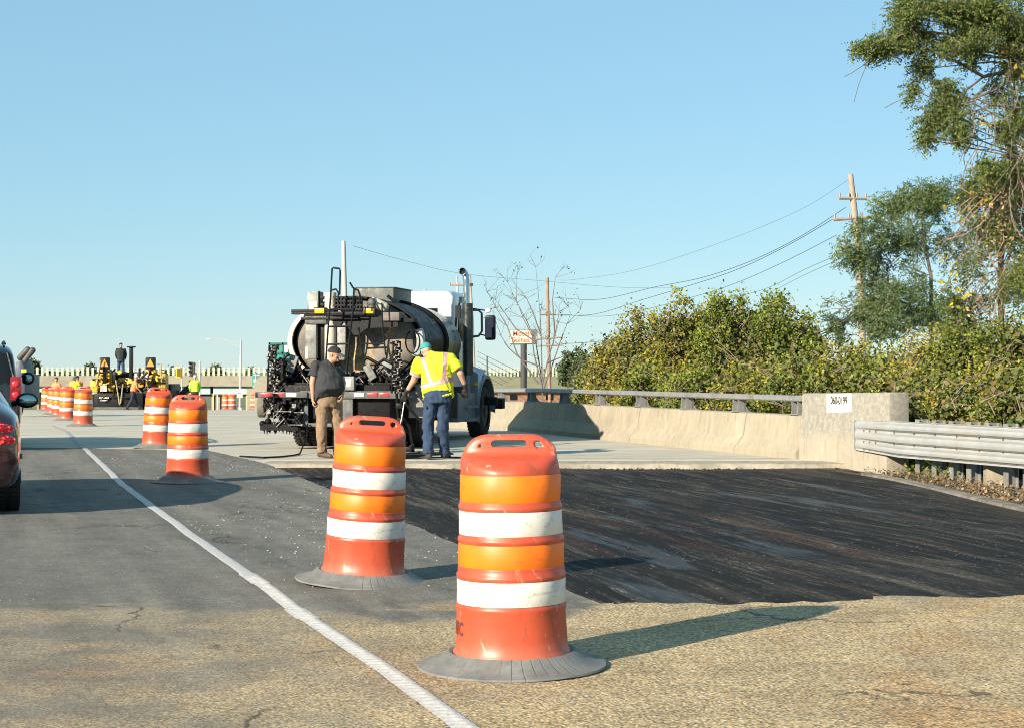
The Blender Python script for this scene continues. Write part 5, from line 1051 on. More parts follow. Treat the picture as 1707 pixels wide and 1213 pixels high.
# ================================================================== street furniture in the distance
STL = mat('pole_steel', (.62, .63, .60), .45, .3, var=.06, bump=0); LD = 235.0
lp = thing('street_lamp', 'tall silver street lamp with a long curved arm in front of the overpass', 'street lamp', (at(400, LD), LD, gz(LD))); o0 = Vector(lp.location); L_ = lambda x, y: W(x, y, LD) - o0
b = MB().tube([L_(400, 690), L_(401.5, 567)], [.2, .12], 12); b.build('pole', STL, lp); b = MB().tube([L_(400, 578), L_(388, 572), L_(372, 566), L_(358, 564), L_(350, 565)], .055, 6).tube([L_(400, 571), L_(385, 568), L_(368, 565.5)], .03, 6); b.build('arm', STL, lp); MB().box(L_(348, 565.5), (.7, .25, .18)).build('lamp_head', STL, lp, bevel=.05)
MB().boxb(-.25, .25, -.2, .2, 0, .5).build('base', STL, lp)
def sigpost(label, px, D, ytop): return thing('traffic_signal', label, 'traffic light', (at(px, D), D, gz(D)))
SY = mat('signal_yellow', (.85, .58, .03), .5, var=.05, bump=0)
D = 215; s1 = sigpost('yellow traffic signal head seen side-on left of the neon worker', 297, D, 612); o0 = Vector(s1.location); S_ = lambda x, y: W(x, y, D) - o0
b = MB().box(S_(297.5, 620.5), (.62, .5, 1.35)); h_ = b.build('signal_head', SY, s1, bevel=.04); MB().boxb(S_(295.5, 0).x, S_(300.5, 0).x, -.30, -.24, S_(0, 627).z, S_(0, 614).z).build('visor', mat('visor_brown', (.15, .08, .02), .7), h_); MB().tube([S_(303, 690), S_(303, 608)], .09, 8).tube([S_(303, 620), S_(297, 620)], .05, 6).build('pole', STL, s1)
s1 = sigpost('dark traffic signal head on a bracket beside a thin pole above the neon worker', 322, D, 603); o0 = Vector(s1.location); S_ = lambda x, y: W(x, y, D) - o0
h_ = MB().box(S_(319, 615.5), (.42, .5, 1.9)).box(S_(323.5, 615.5), (.2, .4, 1.8)).build('signal_head', mat('signal_dark', (.05, .045, .03), .6), s1, bevel=.03)
for y in (605, 612, 619): MB().cyl(S_(317, y), S_(317, y) + Vector((0, -.4, 0)), .16, n=12).build('visor', BLK2, h_)
MB().tube([S_(332.5, 690), S_(333.5, 601.5)], .10, 8).tube([S_(333, 636), S_(330, 620), S_(325, 604), S_(319, 603.5)], .06, 6).build('pole', STL, s1)
GSG = mat('sign_green', (.02, .34, .24), .5, var=.08, bump=0)
D = 110.0; g_ = thing('green_sign', 'green road sign with a white panel just left of the tanker truck', 'sign', (at(427, D), D, gz(D))); o0 = Vector(g_.location); S_ = lambda x, y: W(x, y, D) - o0
b = MB().boxb(S_(420.5, 0).x, S_(433.5, 0).x, 0, .04, S_(0, 646.5).z, S_(0, 622).z); b.build('panel', GSG, g_); b = MB().boxb(S_(423, 0).x, S_(428, 0).x, -.01, 0, S_(0, 637).z, S_(0, 631.5).z).boxb(S_(422, 0).x, S_(432, 0).x, -.01, 0, S_(0, 643.5).z, S_(0, 642).z).boxb(S_(422, 0).x, S_(432.5, 0).x, -.01, 0, S_(0, 625.5).z, S_(0, 624).z); b.build('legend', WHT, g_); MB().tube([S_(427, 684), S_(427, 622)], .04, 6).build('post', STL, g_)
for (x, yc, lab, w_, h_2) in ((386.5, 658, 'white roadside sign board just above the touching drums', 11, 12), (399.5, 655, 'white roadside sign board at the foot of the street lamp', 9.5, 15)):
    D = 118.0; g_ = thing('road_sign', lab, 'sign', (at(x, D), D, gz(D))); o0 = Vector(g_.location); S_ = lambda x, y: W(x, y, D) - o0
    MB().boxb(S_(x - w_ / 2, 0).x, S_(x + w_ / 2, 0).x, 0, .03, S_(0, yc + h_2 / 2).z, S_(0, yc - h_2 / 2).z).build('panel', mat('sign_white', (.74, .72, .66), .6, var=.05, bump=0), g_)
    b = MB()
    for k in range(3): b.box(S_(x - 2.4 + 2.2 * k, yc), (.05, .02, .11))
    b.build('legend', mat('legend_grey', (.15, .15, .15), .7), g_); MB().tube([S_(x, 684), S_(x, yc)], .035, 6).build('post', STL, g_)
for (x, y0_, y1_, lab) in ((411, 659, 681, 'yellow delineator post near the culvert'), (362, 657, 683, 'pale marker post behind the overpass shadow, left of the lamp'), (355.5, 655, 661, 'small yellow object sign under the overpass')):
    D = 125.0; g_ = thing('marker_post', lab, 'post', (at(x, D), D, gz(D))); o0 = Vector(g_.location); S_ = lambda x, y: W(x, y, D) - o0
    MB().boxb(S_(x - 1.0, 0).x, S_(x + 1.0, 0).x, 0, .06, S_(0, 684).z, S_(0, y0_).z).build('post', mat('marker_yellow', (.75, .70, .25), .6) if 'yellow' in lab else STL, g_)
# ================================================================== billboard
D = 170.0; bb = thing('roadside_sign', 'cream roadside sign with red lettering on a dark pole behind bare branches', 'sign', (at(872, D), D, gz(D))); o0 = Vector(bb.location); S_ = lambda x, y: W(x, y, D) - o0
cab_ = MB().loft([[S_(850, 549.5), S_(850, 574), S_(886.5, 573), S_(886.5, 549)], [v + Vector((.62, 3.0, 0)) for v in (S_(850, 549.5), S_(850, 574), S_(886.5, 573), S_(886.5, 549))]]).build('sign_cabinet', mat('sign_grey_side', (.16, .16, .15), .7), bb, smooth=0)
MB().boxb(S_(850.6, 0).x, S_(886, 0).x, -.05, -.01, S_(0, 572.5).z, S_(0, 550.3).z).build('sign_face', mat('sign_cream', (.84, .72, .52), .6, var=.05, bump=0), cab_)
MB().loft([[S_(886.6, 549) , S_(886.6, 573), S_(896, 573.2), S_(896, 549)], [v + Vector((0, .6, 0)) for v in (S_(886.6, 549), S_(886.6, 573), S_(896, 573.2), S_(896, 549))]]).build('return_panel', mat('sign_grey_side', (.16, .16, .15), .7), cab_, smooth=0)
RL = mat('sign_red', (.50, .09, .05), .6, bump=0); rx_ = Matrix.Rotation(R(90), 4, 'X')
text('lettering', 'Motel', .78, RL, cab_, Matrix.Translation(S_(868, 556.5) + Vector((0, -.06, 0))) @ rx_, .005, .01, .9); text('lettering', 'Suites', .78, RL, cab_, Matrix.Translation(S_(868, 567) + Vector((0, -.06, 0))) @ rx_, .005, .01, 1.0)
MB().tube([S_(873, 655), S_(873, 573)], .32, 12).build('pole', mat('pole_dark', (.06, .055, .06), .7), bb)
# ================================================================== utility poles and wires
WOOD = mat('pole_wood', (.40, .34, .27), .9, var=.2, scale=2, bump=.2); WOODR = mat('pole_wood_brown', (.34, .23, .16), .9, var=.2, scale=2); WOODP = mat('pole_wood_pale', (.58, .56, .50), .85, var=.12, scale=2); WIR = mat('wire_dark', (.04, .045, .05), .6, bump=0); CER = mat('insulator', (.35, .3, .25), .4)
def upole(label, pts, D, r, m, arms=(), rot_=0.0):
    x0, y0 = pts[-1]; th = thing('utility_pole', label, 'utility pole', (at(x0, D), D, gz(D) - .3)); o_ = Vector(th.location); pp = [W(x, y, D) - o_ for x, y in pts]; pp[-1].z = 0
    MB().tube(pp, [r * .75] + [r] * (len(pp) - 1), 12).build('pole', m, th)
    for (xa, ya, xb, yb) in arms:
        a, b_ = W(xa, ya, D) - o_, W(xb, yb, D) - o_; a.y = -.3; b_.y = .15; arm = MB().tube([a, b_], .07, 6).build('crossarm', WOOD, th)
        b = MB()
        for k in (0.03, .35, .65, .97): c = a.lerp(b_, k); b.cyl(c, c + Vector((0, 0, .22)), .05, n=8)
        b.build('insulator', CER, arm)
    return th
upole('tall weathered utility pole with three crossarms beside the feathery tree', [(1418, 291), (1426, 370), (1436, 500), (1440, 640)], 70, .15, WOOD, [(1396, 332, 1446, 331), (1387, 368, 1463, 361), (1413, 436, 1436, 434)])
upole('pale bare utility pole rising directly behind the tanker truck', [(572.5, 402), (574.5, 500), (575, 660)], 62, .10, WOODP)
upole('brown wooden utility pole behind the bare tree', [(912.5, 463), (914, 560), (917, 660)], 120, .13, WOODR, [(900, 525, 926, 524), (893, 566, 938, 562), (895, 577, 937, 575)])
upole('distant thin pole with two crossarms seen left of the chrome exhaust', [(761.5, 460), (763, 500), (764, 640)], 150, .12, WOODP, [(750, 475.5, 773, 475.5), (746, 490, 773, 489.5)])
upole('distant leaning pole just right of the chrome exhaust', [(783.5, 459), (787, 520), (794, 640)], 150, .10, WOOD, [(782, 476, 788, 476)])
def wire(label, pts, D0, D1, r, name='power_line', group='power lines strung across the sky'):
    P3 = []; n = len(pts)
    for i, (x, y) in enumerate(pts): P3.append(W(x, y, D0 + (D1 - D0) * i / (n - 1)))
    out = []
    for i in range(n - 1):                          # smooth the sag between the given points
        p0 = P3[max(i - 1, 0)]; p1 = P3[i]; p2 = P3[i + 1]; p3 = P3[min(i + 2, n - 1)]
        for k in range(6):
            t_ = k / 6; out.append(.5 * ((2 * p1) + (p2 - p0) * t_ + (2 * p0 - 5 * p1 + 4 * p2 - p3) * t_ ** 2 + (3 * p1 - p0 - 3 * p2 + p3) * t_ ** 3))
    out.append(P3[-1]); c0 = out[0].copy(); o = MB().tube([v - c0 for v in out], r, 4).build(name, WIR); o.location = c0; setp(o, label, 'cable', group); return o
wire('thin line sloping from the pole behind the tanker toward the right', [(588, 410), (680, 436), (775, 457), (900, 468), (1030, 479), (1120, 480)], 62, 110, .006)
wire('upper thick line from the tall pole crossarm sagging to the brown pole', [(1410, 346), (1330, 397), (1250, 436), (1170, 463), (1090, 479), (1000, 499), (925, 496)], 70, 120, .015)
wire('second thick line from the tall pole crossarm sagging to the brown pole', [(1388, 366), (1310, 411), (1230, 449), (1150, 476), (1070, 500), (990, 524), (926, 525)], 70, 120, .015)
wire('lower line from the feathery tree sagging behind the vine bushes', [(1395, 392), (1300, 440), (1210, 478), (1100, 510), (1010, 527), (935, 524)], 66, 120, .012)
wire('line just above the bushes running into the feathery tree', [(1400, 424), (1340, 450), (1280, 480), (1220, 497)], 60, 90, .009)
wire('line under the previous one running into the feathery tree', [(1400, 432), (1340, 459), (1285, 487)], 60, 90, .009)
wire('faint long line from the tall pole top toward the upper left', [(1420, 296), (1330, 352), (1200, 405), (1060, 450), (960, 466), (930, 467)], 70, 120, .007)
wire('low line between the brown pole and the vine bushes', [(937, 573), (990, 570), (1040, 563), (1075, 556)], 120, 110, .018)
for k, (a, b_) in enumerate((((1380, 545), (1630, 480)), ((1376, 552), (1610, 500)))): pass
for k in range(3): wire(['topmost', 'middle', 'lowest'][k] + ' of three dark cables crossing low in front of the feathery tree', [(1350, 562 + 5 * k), (1400, 538 + 4 * k), (1440, 512 + 5 * k), (1500, 518 + 6 * k), (1600, 545 + 5 * k)], 48, 40, .017)
for k in range(5): wire('thin guy wire, number %s from the top, right of the truck mirror' % ['one', 'two', 'three', 'four', 'five'][k], [(796, 586 + k * 8), (870 - k * 8, 622 + k * 5)], 140, 90, .018, 'guy_wire', 'guy wires beyond the truck mirror')
tp_ = thing('thin_post', 'thin dark upright post right of the truck cab', 'post', (at(812, 60), 60, gz(60))); o0 = Vector(tp_.location); MB().tube([W(812, 650, 60) - o0, W(812, 594, 60) - o0], .022, 8).build('rod', WIR, tp_)
# ================================================================== vegetation
def leafmesh(name, P, S, m, parent, aspect=.55, up=.25, seed=0, flat=0.0):
    """P: (N,3) centres, S: (N,) sizes; one folded diamond leaf at each"""
    rg = np.random.default_rng(seed); N = len(P)
    a = rg.normal(size=(N, 3)); a[:, 2] *= (1 - flat); a /= np.linalg.norm(a, axis=1)[:, None]
    nrm = rg.normal(size=(N, 3)); nrm[:, 2] += up * 3; b_ = np.cross(a, nrm); b_ /= np.linalg.norm(b_, axis=1)[:, None]; c_ = np.cross(a, b_)
    S = S[:, None]; V_ = np.empty((N, 4, 3)); V_[:, 0] = P - a * S * .5; V_[:, 1] = P + b_ * S * .5 * aspect + c_ * S * .08; V_[:, 2] = P + a * S * .5; V_[:, 3] = P - b_ * S * .5 * aspect + c_ * S * .08
    me = bpy.data.meshes.new(name); me.vertices.add(N * 4); me.vertices.foreach_set('co', V_.reshape(-1)); me.loops.add(N * 4); me.loops.foreach_set('vertex_index', np.arange(N * 4, dtype=np.int32))
    me.polygons.add(N); me.polygons.foreach_set('loop_start', np.arange(0, N * 4, 4, dtype=np.int32)); me.polygons.foreach_set('loop_total', np.full(N, 4, dtype=np.int32)); me.update(); me.validate()
    me.materials.append(m); o = bpy.data.objects.new(name, me); C.objects.link(o)
    if parent: o.parent = parent
    return o
def clumps(cen, rad, n_cl, per, cr, rg, shell=.75, zmin=None):
    """leaf positions gathered in clumps scattered on and in an ellipsoid"""
    d = rg.normal(size=(n_cl, 3)); d /= np.linalg.norm(d, axis=1)[:, None]; rr = np.where(rg.random(n_cl) < shell, rg.uniform(.80, 1.04, n_cl), rg.uniform(.2, .8, n_cl))
    cc_ = np.array(cen) + d * rr[:, None] * np.array(rad); out = []
    sizes = rg.uniform(.5, 1.4, n_cl) * cr
    P = np.repeat(cc_, per, 0) + rg.normal(size=(n_cl * per, 3)) * np.repeat(sizes, per)[:, None] * .5
    if zmin is not None: P = P[P[:, 2] > zmin]
    return P
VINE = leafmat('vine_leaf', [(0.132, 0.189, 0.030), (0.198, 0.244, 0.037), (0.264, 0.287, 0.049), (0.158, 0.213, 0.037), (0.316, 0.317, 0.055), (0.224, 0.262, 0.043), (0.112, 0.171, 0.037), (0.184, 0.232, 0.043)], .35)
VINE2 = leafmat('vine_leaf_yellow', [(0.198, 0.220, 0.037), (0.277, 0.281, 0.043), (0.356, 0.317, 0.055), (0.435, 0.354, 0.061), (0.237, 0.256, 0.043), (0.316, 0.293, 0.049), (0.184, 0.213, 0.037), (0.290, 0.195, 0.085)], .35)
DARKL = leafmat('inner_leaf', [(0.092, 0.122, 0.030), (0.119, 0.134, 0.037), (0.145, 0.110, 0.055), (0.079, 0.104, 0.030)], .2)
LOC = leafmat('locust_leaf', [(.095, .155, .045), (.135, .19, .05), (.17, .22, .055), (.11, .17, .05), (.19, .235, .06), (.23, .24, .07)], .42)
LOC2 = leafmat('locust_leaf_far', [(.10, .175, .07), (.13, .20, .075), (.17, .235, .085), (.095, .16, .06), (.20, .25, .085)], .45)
YLW = leafmat('yellow_leaf', [(.50, .40, .04), (.40, .36, .05), (.42, .30, .05), (.26, .28, .05)], .4); BRN = leafmat('brown_leaf', [(.28, .17, .09), (.36, .24, .14), (.20, .13, .08), (.42, .32, .20)], .25)
FARL = leafmat('far_leaf', [(.05, .09, .04), (.08, .12, .05), (.11, .14, .06), (.07, .10, .045)], .2)
BARK = mat('bark', (.16, .13, .10), .95, var=.3, scale=8, bump=.5); BARKP = mat('bark_pale', (.30, .26, .22), .95, var=.3, scale=8, bump=.4); TWIG = mat('dry_vine', (.27, .21, .16), .95, var=.35, scale=3)
def branch(b, p, d, L, r, depth, rg, spread=.55, segs=4, tips=None, droop=0.0, shrink=.68, nb=(2, 3)):
    pts = [p.copy()]; q = p.copy(); dd = d.normalized()
    for k in range(segs):
        dd = (dd + Vector((rg.gauss(0, .10), rg.gauss(0, .10), rg.gauss(0, .08) - droop))).normalized(); q = q + dd * L / segs; pts.append(q.copy())
    b.tube(pts, [r * (1 - .45 * k / segs) for k in range(segs + 1)], 5 if r < .03 else 8)
    if depth == 0:
        if tips is not None: tips.append((q.copy(), dd.copy()))
        return
    for k in range(rg.randint(*nb)):
        a = pts[rg.randint(max(1, segs - 2), segs)]; nd = (dd + Vector((rg.gauss(0, spread), rg.gauss(0, spread), rg.gauss(.05, spread * .6)))).normalized(); branch(b, a, nd, L * shrink * rg.uniform(.8, 1.15), r * .55, depth - 1, rg, spread, segs, tips, droop, shrink, nb)
def bush(name, label, px, ytop, hw, off, kind, seed, zb=-1.6, dens=1.0, group=None, cat='bush'):
    y = (4.6 + off + .353 * 25.9) / ((px - CX) / F + .353); x = (px - CX) / F * y; ztop = EYE + (HY - ytop) / F * y
    th = thing(name, label, cat, (x, y, zb), 0, group); rg = np.random.default_rng(seed); H = ztop - zb; r_ = random.Random(seed)
    lm = {'g': VINE, 'y': VINE2}[kind]
    cen = [((0, 0, H * .42), (hw, hw * .9, H * .46)), ((-hw * .35, -.3, H * .66), (hw * .62, hw * .6, H * .30)), ((hw * .4, -.2, H * .60), (hw * .6, hw * .6, H * .33))]
    for k in range(3): cen.append(((r_.uniform(-.6, .6) * hw, r_.uniform(-.6, .1) * hw, H * r_.uniform(.35, .82)), (hw * .38, hw * .38, H * .15)))
    P = np.concatenate([clumps(c, r, int(125 * dens * (r[0] * r[2] / (hw * H * .46)) ** .6), 66, .21, rg) for c, r in cen])
    k = P[:, 2] > H * .18; P = P[k]; leafmesh('foliage', P, rg.uniform(.035, .09, len(P)) * min(1.1, y / 34), lm, th, .75, .35, seed)
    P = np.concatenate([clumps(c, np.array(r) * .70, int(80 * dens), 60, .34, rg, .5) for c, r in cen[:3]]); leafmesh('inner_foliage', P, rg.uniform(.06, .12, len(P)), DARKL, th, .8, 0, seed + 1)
    b = MB(); rr = random.Random(seed)
    for k in range(5): branch(b, Vector((rr.uniform(-.4, .4) * hw, rr.uniform(-.3, .3), 0)), Vector((rr.gauss(0, .3), rr.gauss(0, .3), 1)), H * .42, .035, 2, rr, .5)
    for k in range(26):                             # bare stems and dead vine poking through
        p = Vector((rr.uniform(-.9, .9) * hw, -hw * rr.uniform(.55, .95), H * rr.uniform(.25, .9))); pts = [p]
        for j in range(5): pts.append(pts[-1] + Vector((rr.gauss(0, .16), rr.gauss(0, .08), rr.gauss(-.02, .14))))
        b.tube(pts, .007, 4)
    b.build('stems', TWIG, th); return th
gg = 'vine-covered bushes behind the parapet'
for a in [('low leafy bush at the far left end of the vine thicket', 1012, 602, 1.0, 4.2, 'g', 1), ('yellowish bush climbing up at the left slope of the vine thicket', 1055, 545, 1.2, 4.2, 'y', 2), ('rounded yellow-green bush behind the second rail post span', 1105, 500, 1.25, 4.3, 'y', 3), ('tall mixed green and yellow vine mound, left of the highest clump', 1160, 478, 1.3, 4.4, 'y', 4),
          ('highest leafy clump of the vine thicket with green tips', 1240, 470, 1.2, 4.8, 'g', 5), ('narrow upright green bush at the right end of the tall thicket', 1308, 486, .85, 4.2, 'g', 6), ('lower dense bush behind the right end of the bridge rail', 1385, 560, 1.35, 3.6, 'g', 7), ('dense green bush behind the number placard', 1460, 556, 1.35, 3.4, 'y', 8),
          ('dense green bush above the right edge of the end block', 1535, 552, 1.3, 3.4, 'g', 9), ('dense vine bush above the start of the guardrail', 1605, 530, 1.3, 3.3, 'y', 10), ('tall dense bush at the right above the guardrail', 1672, 505, 1.3, 3.2, 'g', 11), ('tall dense bush cut by the right edge above the guardrail', 1745, 492, 1.4, 3.2, 'g', 12), ('bush just outside the right edge over the guardrail', 1830, 520, 1.4, 3.2, 'y', 13),
          ('low front bush filling the gap under the bridge rail at left', 1105, 600, 1.0, 2.2, 'g', 14), ('low front bush under the middle of the bridge rail', 1190, 600, 1.2, 2.2, 'g', 15), ('low front bush under the right part of the bridge rail', 1275, 595, 1.2, 2.2, 'y', 16), ('low front bush directly behind the last rail post', 1350, 600, 1.0, 1.9, 'g', 17), ('low front bush hugging the back of the end block', 1560, 605, 1.1, 1.8, 'g', 18), ('low front bush right behind the guardrail', 1650, 610, 1.1, 1.8, 'y', 19), ('low front bush behind the guardrail at the right edge', 1730, 605, 1.1, 1.8, 'g', 20)]:
    bush('vine_bush', a[0], *a[1:], group=gg)
# --- feathery mid tree
def feather_tree(label, trunk, D, blobs, seed, lm, size, per, r0, extra_twig=30, name='locust_tree', wispy=.5, groundz=-2.0, NM=1.25):
    x, y_ = trunk[-1]; th = thing(name, label, 'tree', (at(x, D), D, groundz)); o_ = Vector(th.location); rg = np.random.default_rng(seed); rr = random.Random(seed); b = MB()
    pts = [W(px, py, D) - o_ for px, py in trunk]; pts[-1].z = 0; b.tube(pts, [r0 * (.35 + .65 * k / (len(pts) - 1)) for k in range(len(pts))], 10); P = []
    for (px, py, rx, rz, dd, n) in blobs:
        n = int(n * NM); rx *= 1.25; rz *= 1.25
        c = W(px, py, D + dd) - o_; s_ = D / F; j = min(range(len(pts)), key=lambda i: (pts[i] - c).length + (0 if pts[i].z < c.z else 2)); a = pts[j]
        mid = a.lerp(c, .5) + Vector((rr.gauss(0, .1), rr.gauss(0, .1), .12)); b.tube([a, mid, c], [r0 * .16, r0 * .11, r0 * .06], 6)
        ctr = [c]
        for _ in range(4): q0 = c + Vector((rr.gauss(0, .45) * rx * s_, rr.gauss(0, .45) * rx * s_, rr.gauss(0, .45) * rz * s_)); ctr.append(q0); b.tube([c, c.lerp(q0, .5) + Vector((0, 0, .05)), q0], [r0 * .05, r0 * .035, r0 * .02], 4)
        for k in range(n):                          # sprays: a drooping twig with leaflets in two rows
            u = rg.normal(size=3); u /= np.linalg.norm(u); rad = rg.random() ** .5 * 1.08; q = Vector((c.x + u[0] * rx * s_ * rad, c.y + u[1] * rx * s_ * rad, c.z + u[2] * rz * s_ * rad))
            if mnoise.noise(q * (1.9 / (s_ * 110)) + Vector((seed, 0, 0))) < -.12 + rr.gauss(0, .08): continue
            src_ = min(ctr, key=lambda v: (v - q).length); out = (q - src_); out = out.normalized() if out.length > 1e-4 else Vector((1, 0, 0))
            d = (out * .8 + Vector((rr.gauss(0, .45), rr.gauss(0, .45), rr.gauss(-.30, .35)))).normalized(); L = rr.uniform(.7, 1.5) * size * per * .33
            tt_ = np.linspace(-.5, .5, per); sd_ = d.cross(Vector((rr.gauss(0, .4), rr.gauss(0, .4), 1))).normalized(); sg = np.where(np.arange(per) % 2 == 0, 1, -1)
            base = np.array(q)[None] + tt_[:, None] * L * np.array(d)[None] + (sg * size * .36)[:, None] * np.array(sd_)[None] + np.array([0, 0, -1])[None] * (tt_ ** 2)[:, None] * L * .35 + rg.normal(size=(per, 3)) * size * .16; P.append(base)
            if rr.random() < .22: b.tube([src_, src_.lerp(q, .6) + Vector((0, 0, .03)), q + d * L * .4], .0035 * (D / 24), 3)
    P = np.concatenate(P); leafmesh('crown', P, rg.uniform(.7, 1.35, len(P)) * size, lm, th, .42, .3, seed); b.build('trunk', BARK, th); return th
feather_tree('feathery green tree standing in front of the tall utility pole', [(1533, 310), (1540, 400), (1552, 460), (1553, 545), (1556, 640)], 36,
    [(1540, 330, 34, 24, 0, 230), (1490, 345, 32, 22, .5, 170), (1450, 390, 30, 26, -.5, 160), (1425, 425, 32, 26, 0, 150), (1470, 430, 42, 38, .3, 340), (1520, 400, 40, 40, 0, 270), (1500, 480, 44, 34, -.3, 300), (1450, 500, 40, 26, .3, 260), (1415, 515, 34, 26, 0, 220), (1405, 535, 26, 20, .2, 120), (1560, 360, 30, 40, .4, 180), (1590, 330, 34, 28, .2, 150), (1540, 520, 40, 22, 0, 170), (1470, 540, 64, 22, 0, 360), (1430, 555, 40, 16, 0, 160), (1540, 550, 50, 18, 0, 200), (1590, 400, 28, 50, .6, 150)], 41, LOC2, .058, 12, .055, NM=1.8)
# --- vine-draped tree at the right edge
vt = feather_tree('tree at the right edge draped with dry brown vines and yellow leaves', [(1700, 160), (1690, 260), (1672, 360), (1668, 450), (1675, 640)], 26,
    [(1650, 300, 30, 26, 0, 110), (1685, 300, 34, 40, .4, 150), (1690, 400, 36, 48, 0, 210), (1640, 380, 30, 40, .3, 90), (1615, 330, 30, 22, .5, 90), (1600, 500, 34, 26, .2, 110), (1700, 470, 38, 34, -.4, 200), (1640, 460, 34, 44, 0, 150), (1712, 330, 34, 46, 0, 260), (1660, 340, 30, 40, .5, 120), (1700, 400, 40, 60, .3, 260), (1590, 540, 34, 20, 0, 110)], 42, LOC, .050, 12, .055, NM=2.3)
def vines(th, D, regions, seed, n, m=TWIG, r=.006):
    rr = random.Random(seed); o_ = Vector(th.location); b = MB()
    for _ in range(n):
        (px, py, rx, ry, dx) = rr.choice(regions); p = W(px + rr.uniform(-rx, rx), py + rr.uniform(-ry, ry), D + rr.uniform(-.6, .3)) - o_; pts = [p]; d = Vector((dx + rr.gauss(0, .3), rr.gauss(0, .2), -1 + rr.gauss(0, .3))).normalized()
        for j in range(6): d = (d + Vector((rr.gauss(0, .25), rr.gauss(0, .2), rr.gauss(0, .2)))).normalized(); pts.append(pts[-1] + d * rr.uniform(.05, .15))
        b.tube(pts, r * rr.uniform(.7, 1.5), 4)
    return b.build('dry_vines', m, th)
vines(vt, 26, [(1660, 320, 45, 30, -1.0), (1640, 370, 35, 40, -.8), (1630, 440, 25, 50, -.1), (1690, 250, 18, 90, 0), (1640, 480, 30, 40, 0), (1690, 370, 20, 60, -.4)], 5, 80, mat('dry_vine_pale', (.36, .27, .20), .95, var=.35, scale=3), .005)
rg = np.random.default_rng(6); o_ = np.array(vt.location)
def spot(pl, D, n, rad): return np.concatenate([np.array(W(x, y, D))[None] - o_ + rg.normal(size=(n, 3)) * rad for x, y in pl])
P = spot([(1685, 100), (1700, 125), (1690, 95), (1576, 432), (1582, 455), (1600, 500), (1590, 340), (1640, 330), (1625, 360), (1700, 200), (1650, 300)], 25.6, 16, .10); leafmesh('yellow_leaves', P, rg.uniform(.05, .10, len(P)), YLW, vt, .8, .3, 3)
P = spot([(1680 + rg.uniform(-45, 25), rg.uniform(260, 420)) for _ in range(20)] + [(1640 + rg.uniform(-25, 25), rg.uniform(420, 520)) for _ in range(10)], 25.8, 22, .16); leafmesh('brown_leaves', P, rg.uniform(.04, .09, len(P)), BRN, vt, .6, .2, 4)
# --- near tree whose branches hang into the top right corner
nt_ = feather_tree('large locust tree reaching into the top right corner with drooping leafy branches', [(1760, -260), (1790, -80), (1815, 120), (1830, 330), (1840, 640)], 22,
    [(1500, 25, 44, 20, .2, 150), (1560, 10, 60, 26, -.3, 240), (1470, 80, 40, 15, 0, 120), (1455, 82, 24, 11, .2, 60), (1500, 62, 36, 17, .3, 100), (1545, 60, 44, 26, 0, 170), (1600, 30, 50, 34, .4, 260), (1650, 20, 56, 40, 0, 320), (1610, 75, 42, 22, -.3, 150), (1690, 50, 50, 50, .2, 320), (1695, -20, 60, 40, 0, 220), (1537, 115, 16, 18, .1, 60), (1524, 150, 13, 18, .1, 45), (1565, 140, 20, 8, 0, 25),
     (1585, 170, 26, 28, .1, 110), (1555, 205, 22, 26, 0, 90), (1600, 205, 26, 24, -.2, 110), (1598, 235, 22, 16, 0, 75), (1545, 232, 12, 16, 0, 30), (1625, 95, 20, 20, 0, 50), (1660, 170, 30, 50, .3, 70), (1700, 120, 40, 60, 0, 180), (1665, 225, 24, 20, 0, 70), (1700, 210, 30, 40, .2, 120), (1655, 285, 24, 16, 0, 90), (1700, 290, 30, 30, .2, 120), (1440, 85, 12, 8, 0, 16), (1525, 20, 30, 20, 0, 80)], 43, LOC, .042, 16, .10, NM=1.8)
o_ = Vector(nt_.location); b = MB()
for pts, r in ((((1800, 60), (1720, 110), (1640, 128), (1600, 105), (1565, 92), (1555, 70)), .03), (((1720, 110), (1660, 150), (1620, 165), (1600, 160)), .022), (((1800, 20), (1700, 40), (1600, 60), (1520, 50), (1470, 75)), .03), (((1640, 128), (1612, 150), (1595, 180), (1600, 230)), .016), (((1700, 60), (1690, 160), (1680, 260), (1690, 330)), .02), (((1700, 180), (1650, 175), (1622, 162)), .016)):
    b.tube([W(x, y, 22) - o_ for x, y in pts], [r * (1 - .6 * k / len(pts)) for k in range(len(pts))], 7)
for pts in (((1510, 163), (1490, 172), (1475, 180)), ((1460, 95), (1420, 122), (1408, 128)), ((1445, 108), (1432, 140), (1424, 170)), ((1607, 248), (1650, 250)), ((1630, 255), (1630, 290))): b.tube([W(x, y, 22) - o_ for x, y in pts], .004, 4)
b.build('limb', BARK, nt_); vines(nt_, 22, [(1680, 140, 30, 60, 0), (1640, 200, 25, 50, -.3), (1700, 260, 20, 60, 0)], 8, 60, TWIG, .004)
o_ = np.array(nt_.location); P = spot([(1672, 92), (1678, 85), (1690, 118), (1698, 128), (1640, 210)], 21.9, 14, .06); leafmesh('yellow_leaves', P, rg.uniform(.05, .09, len(P)), YLW, nt_, .8, .3, 3)
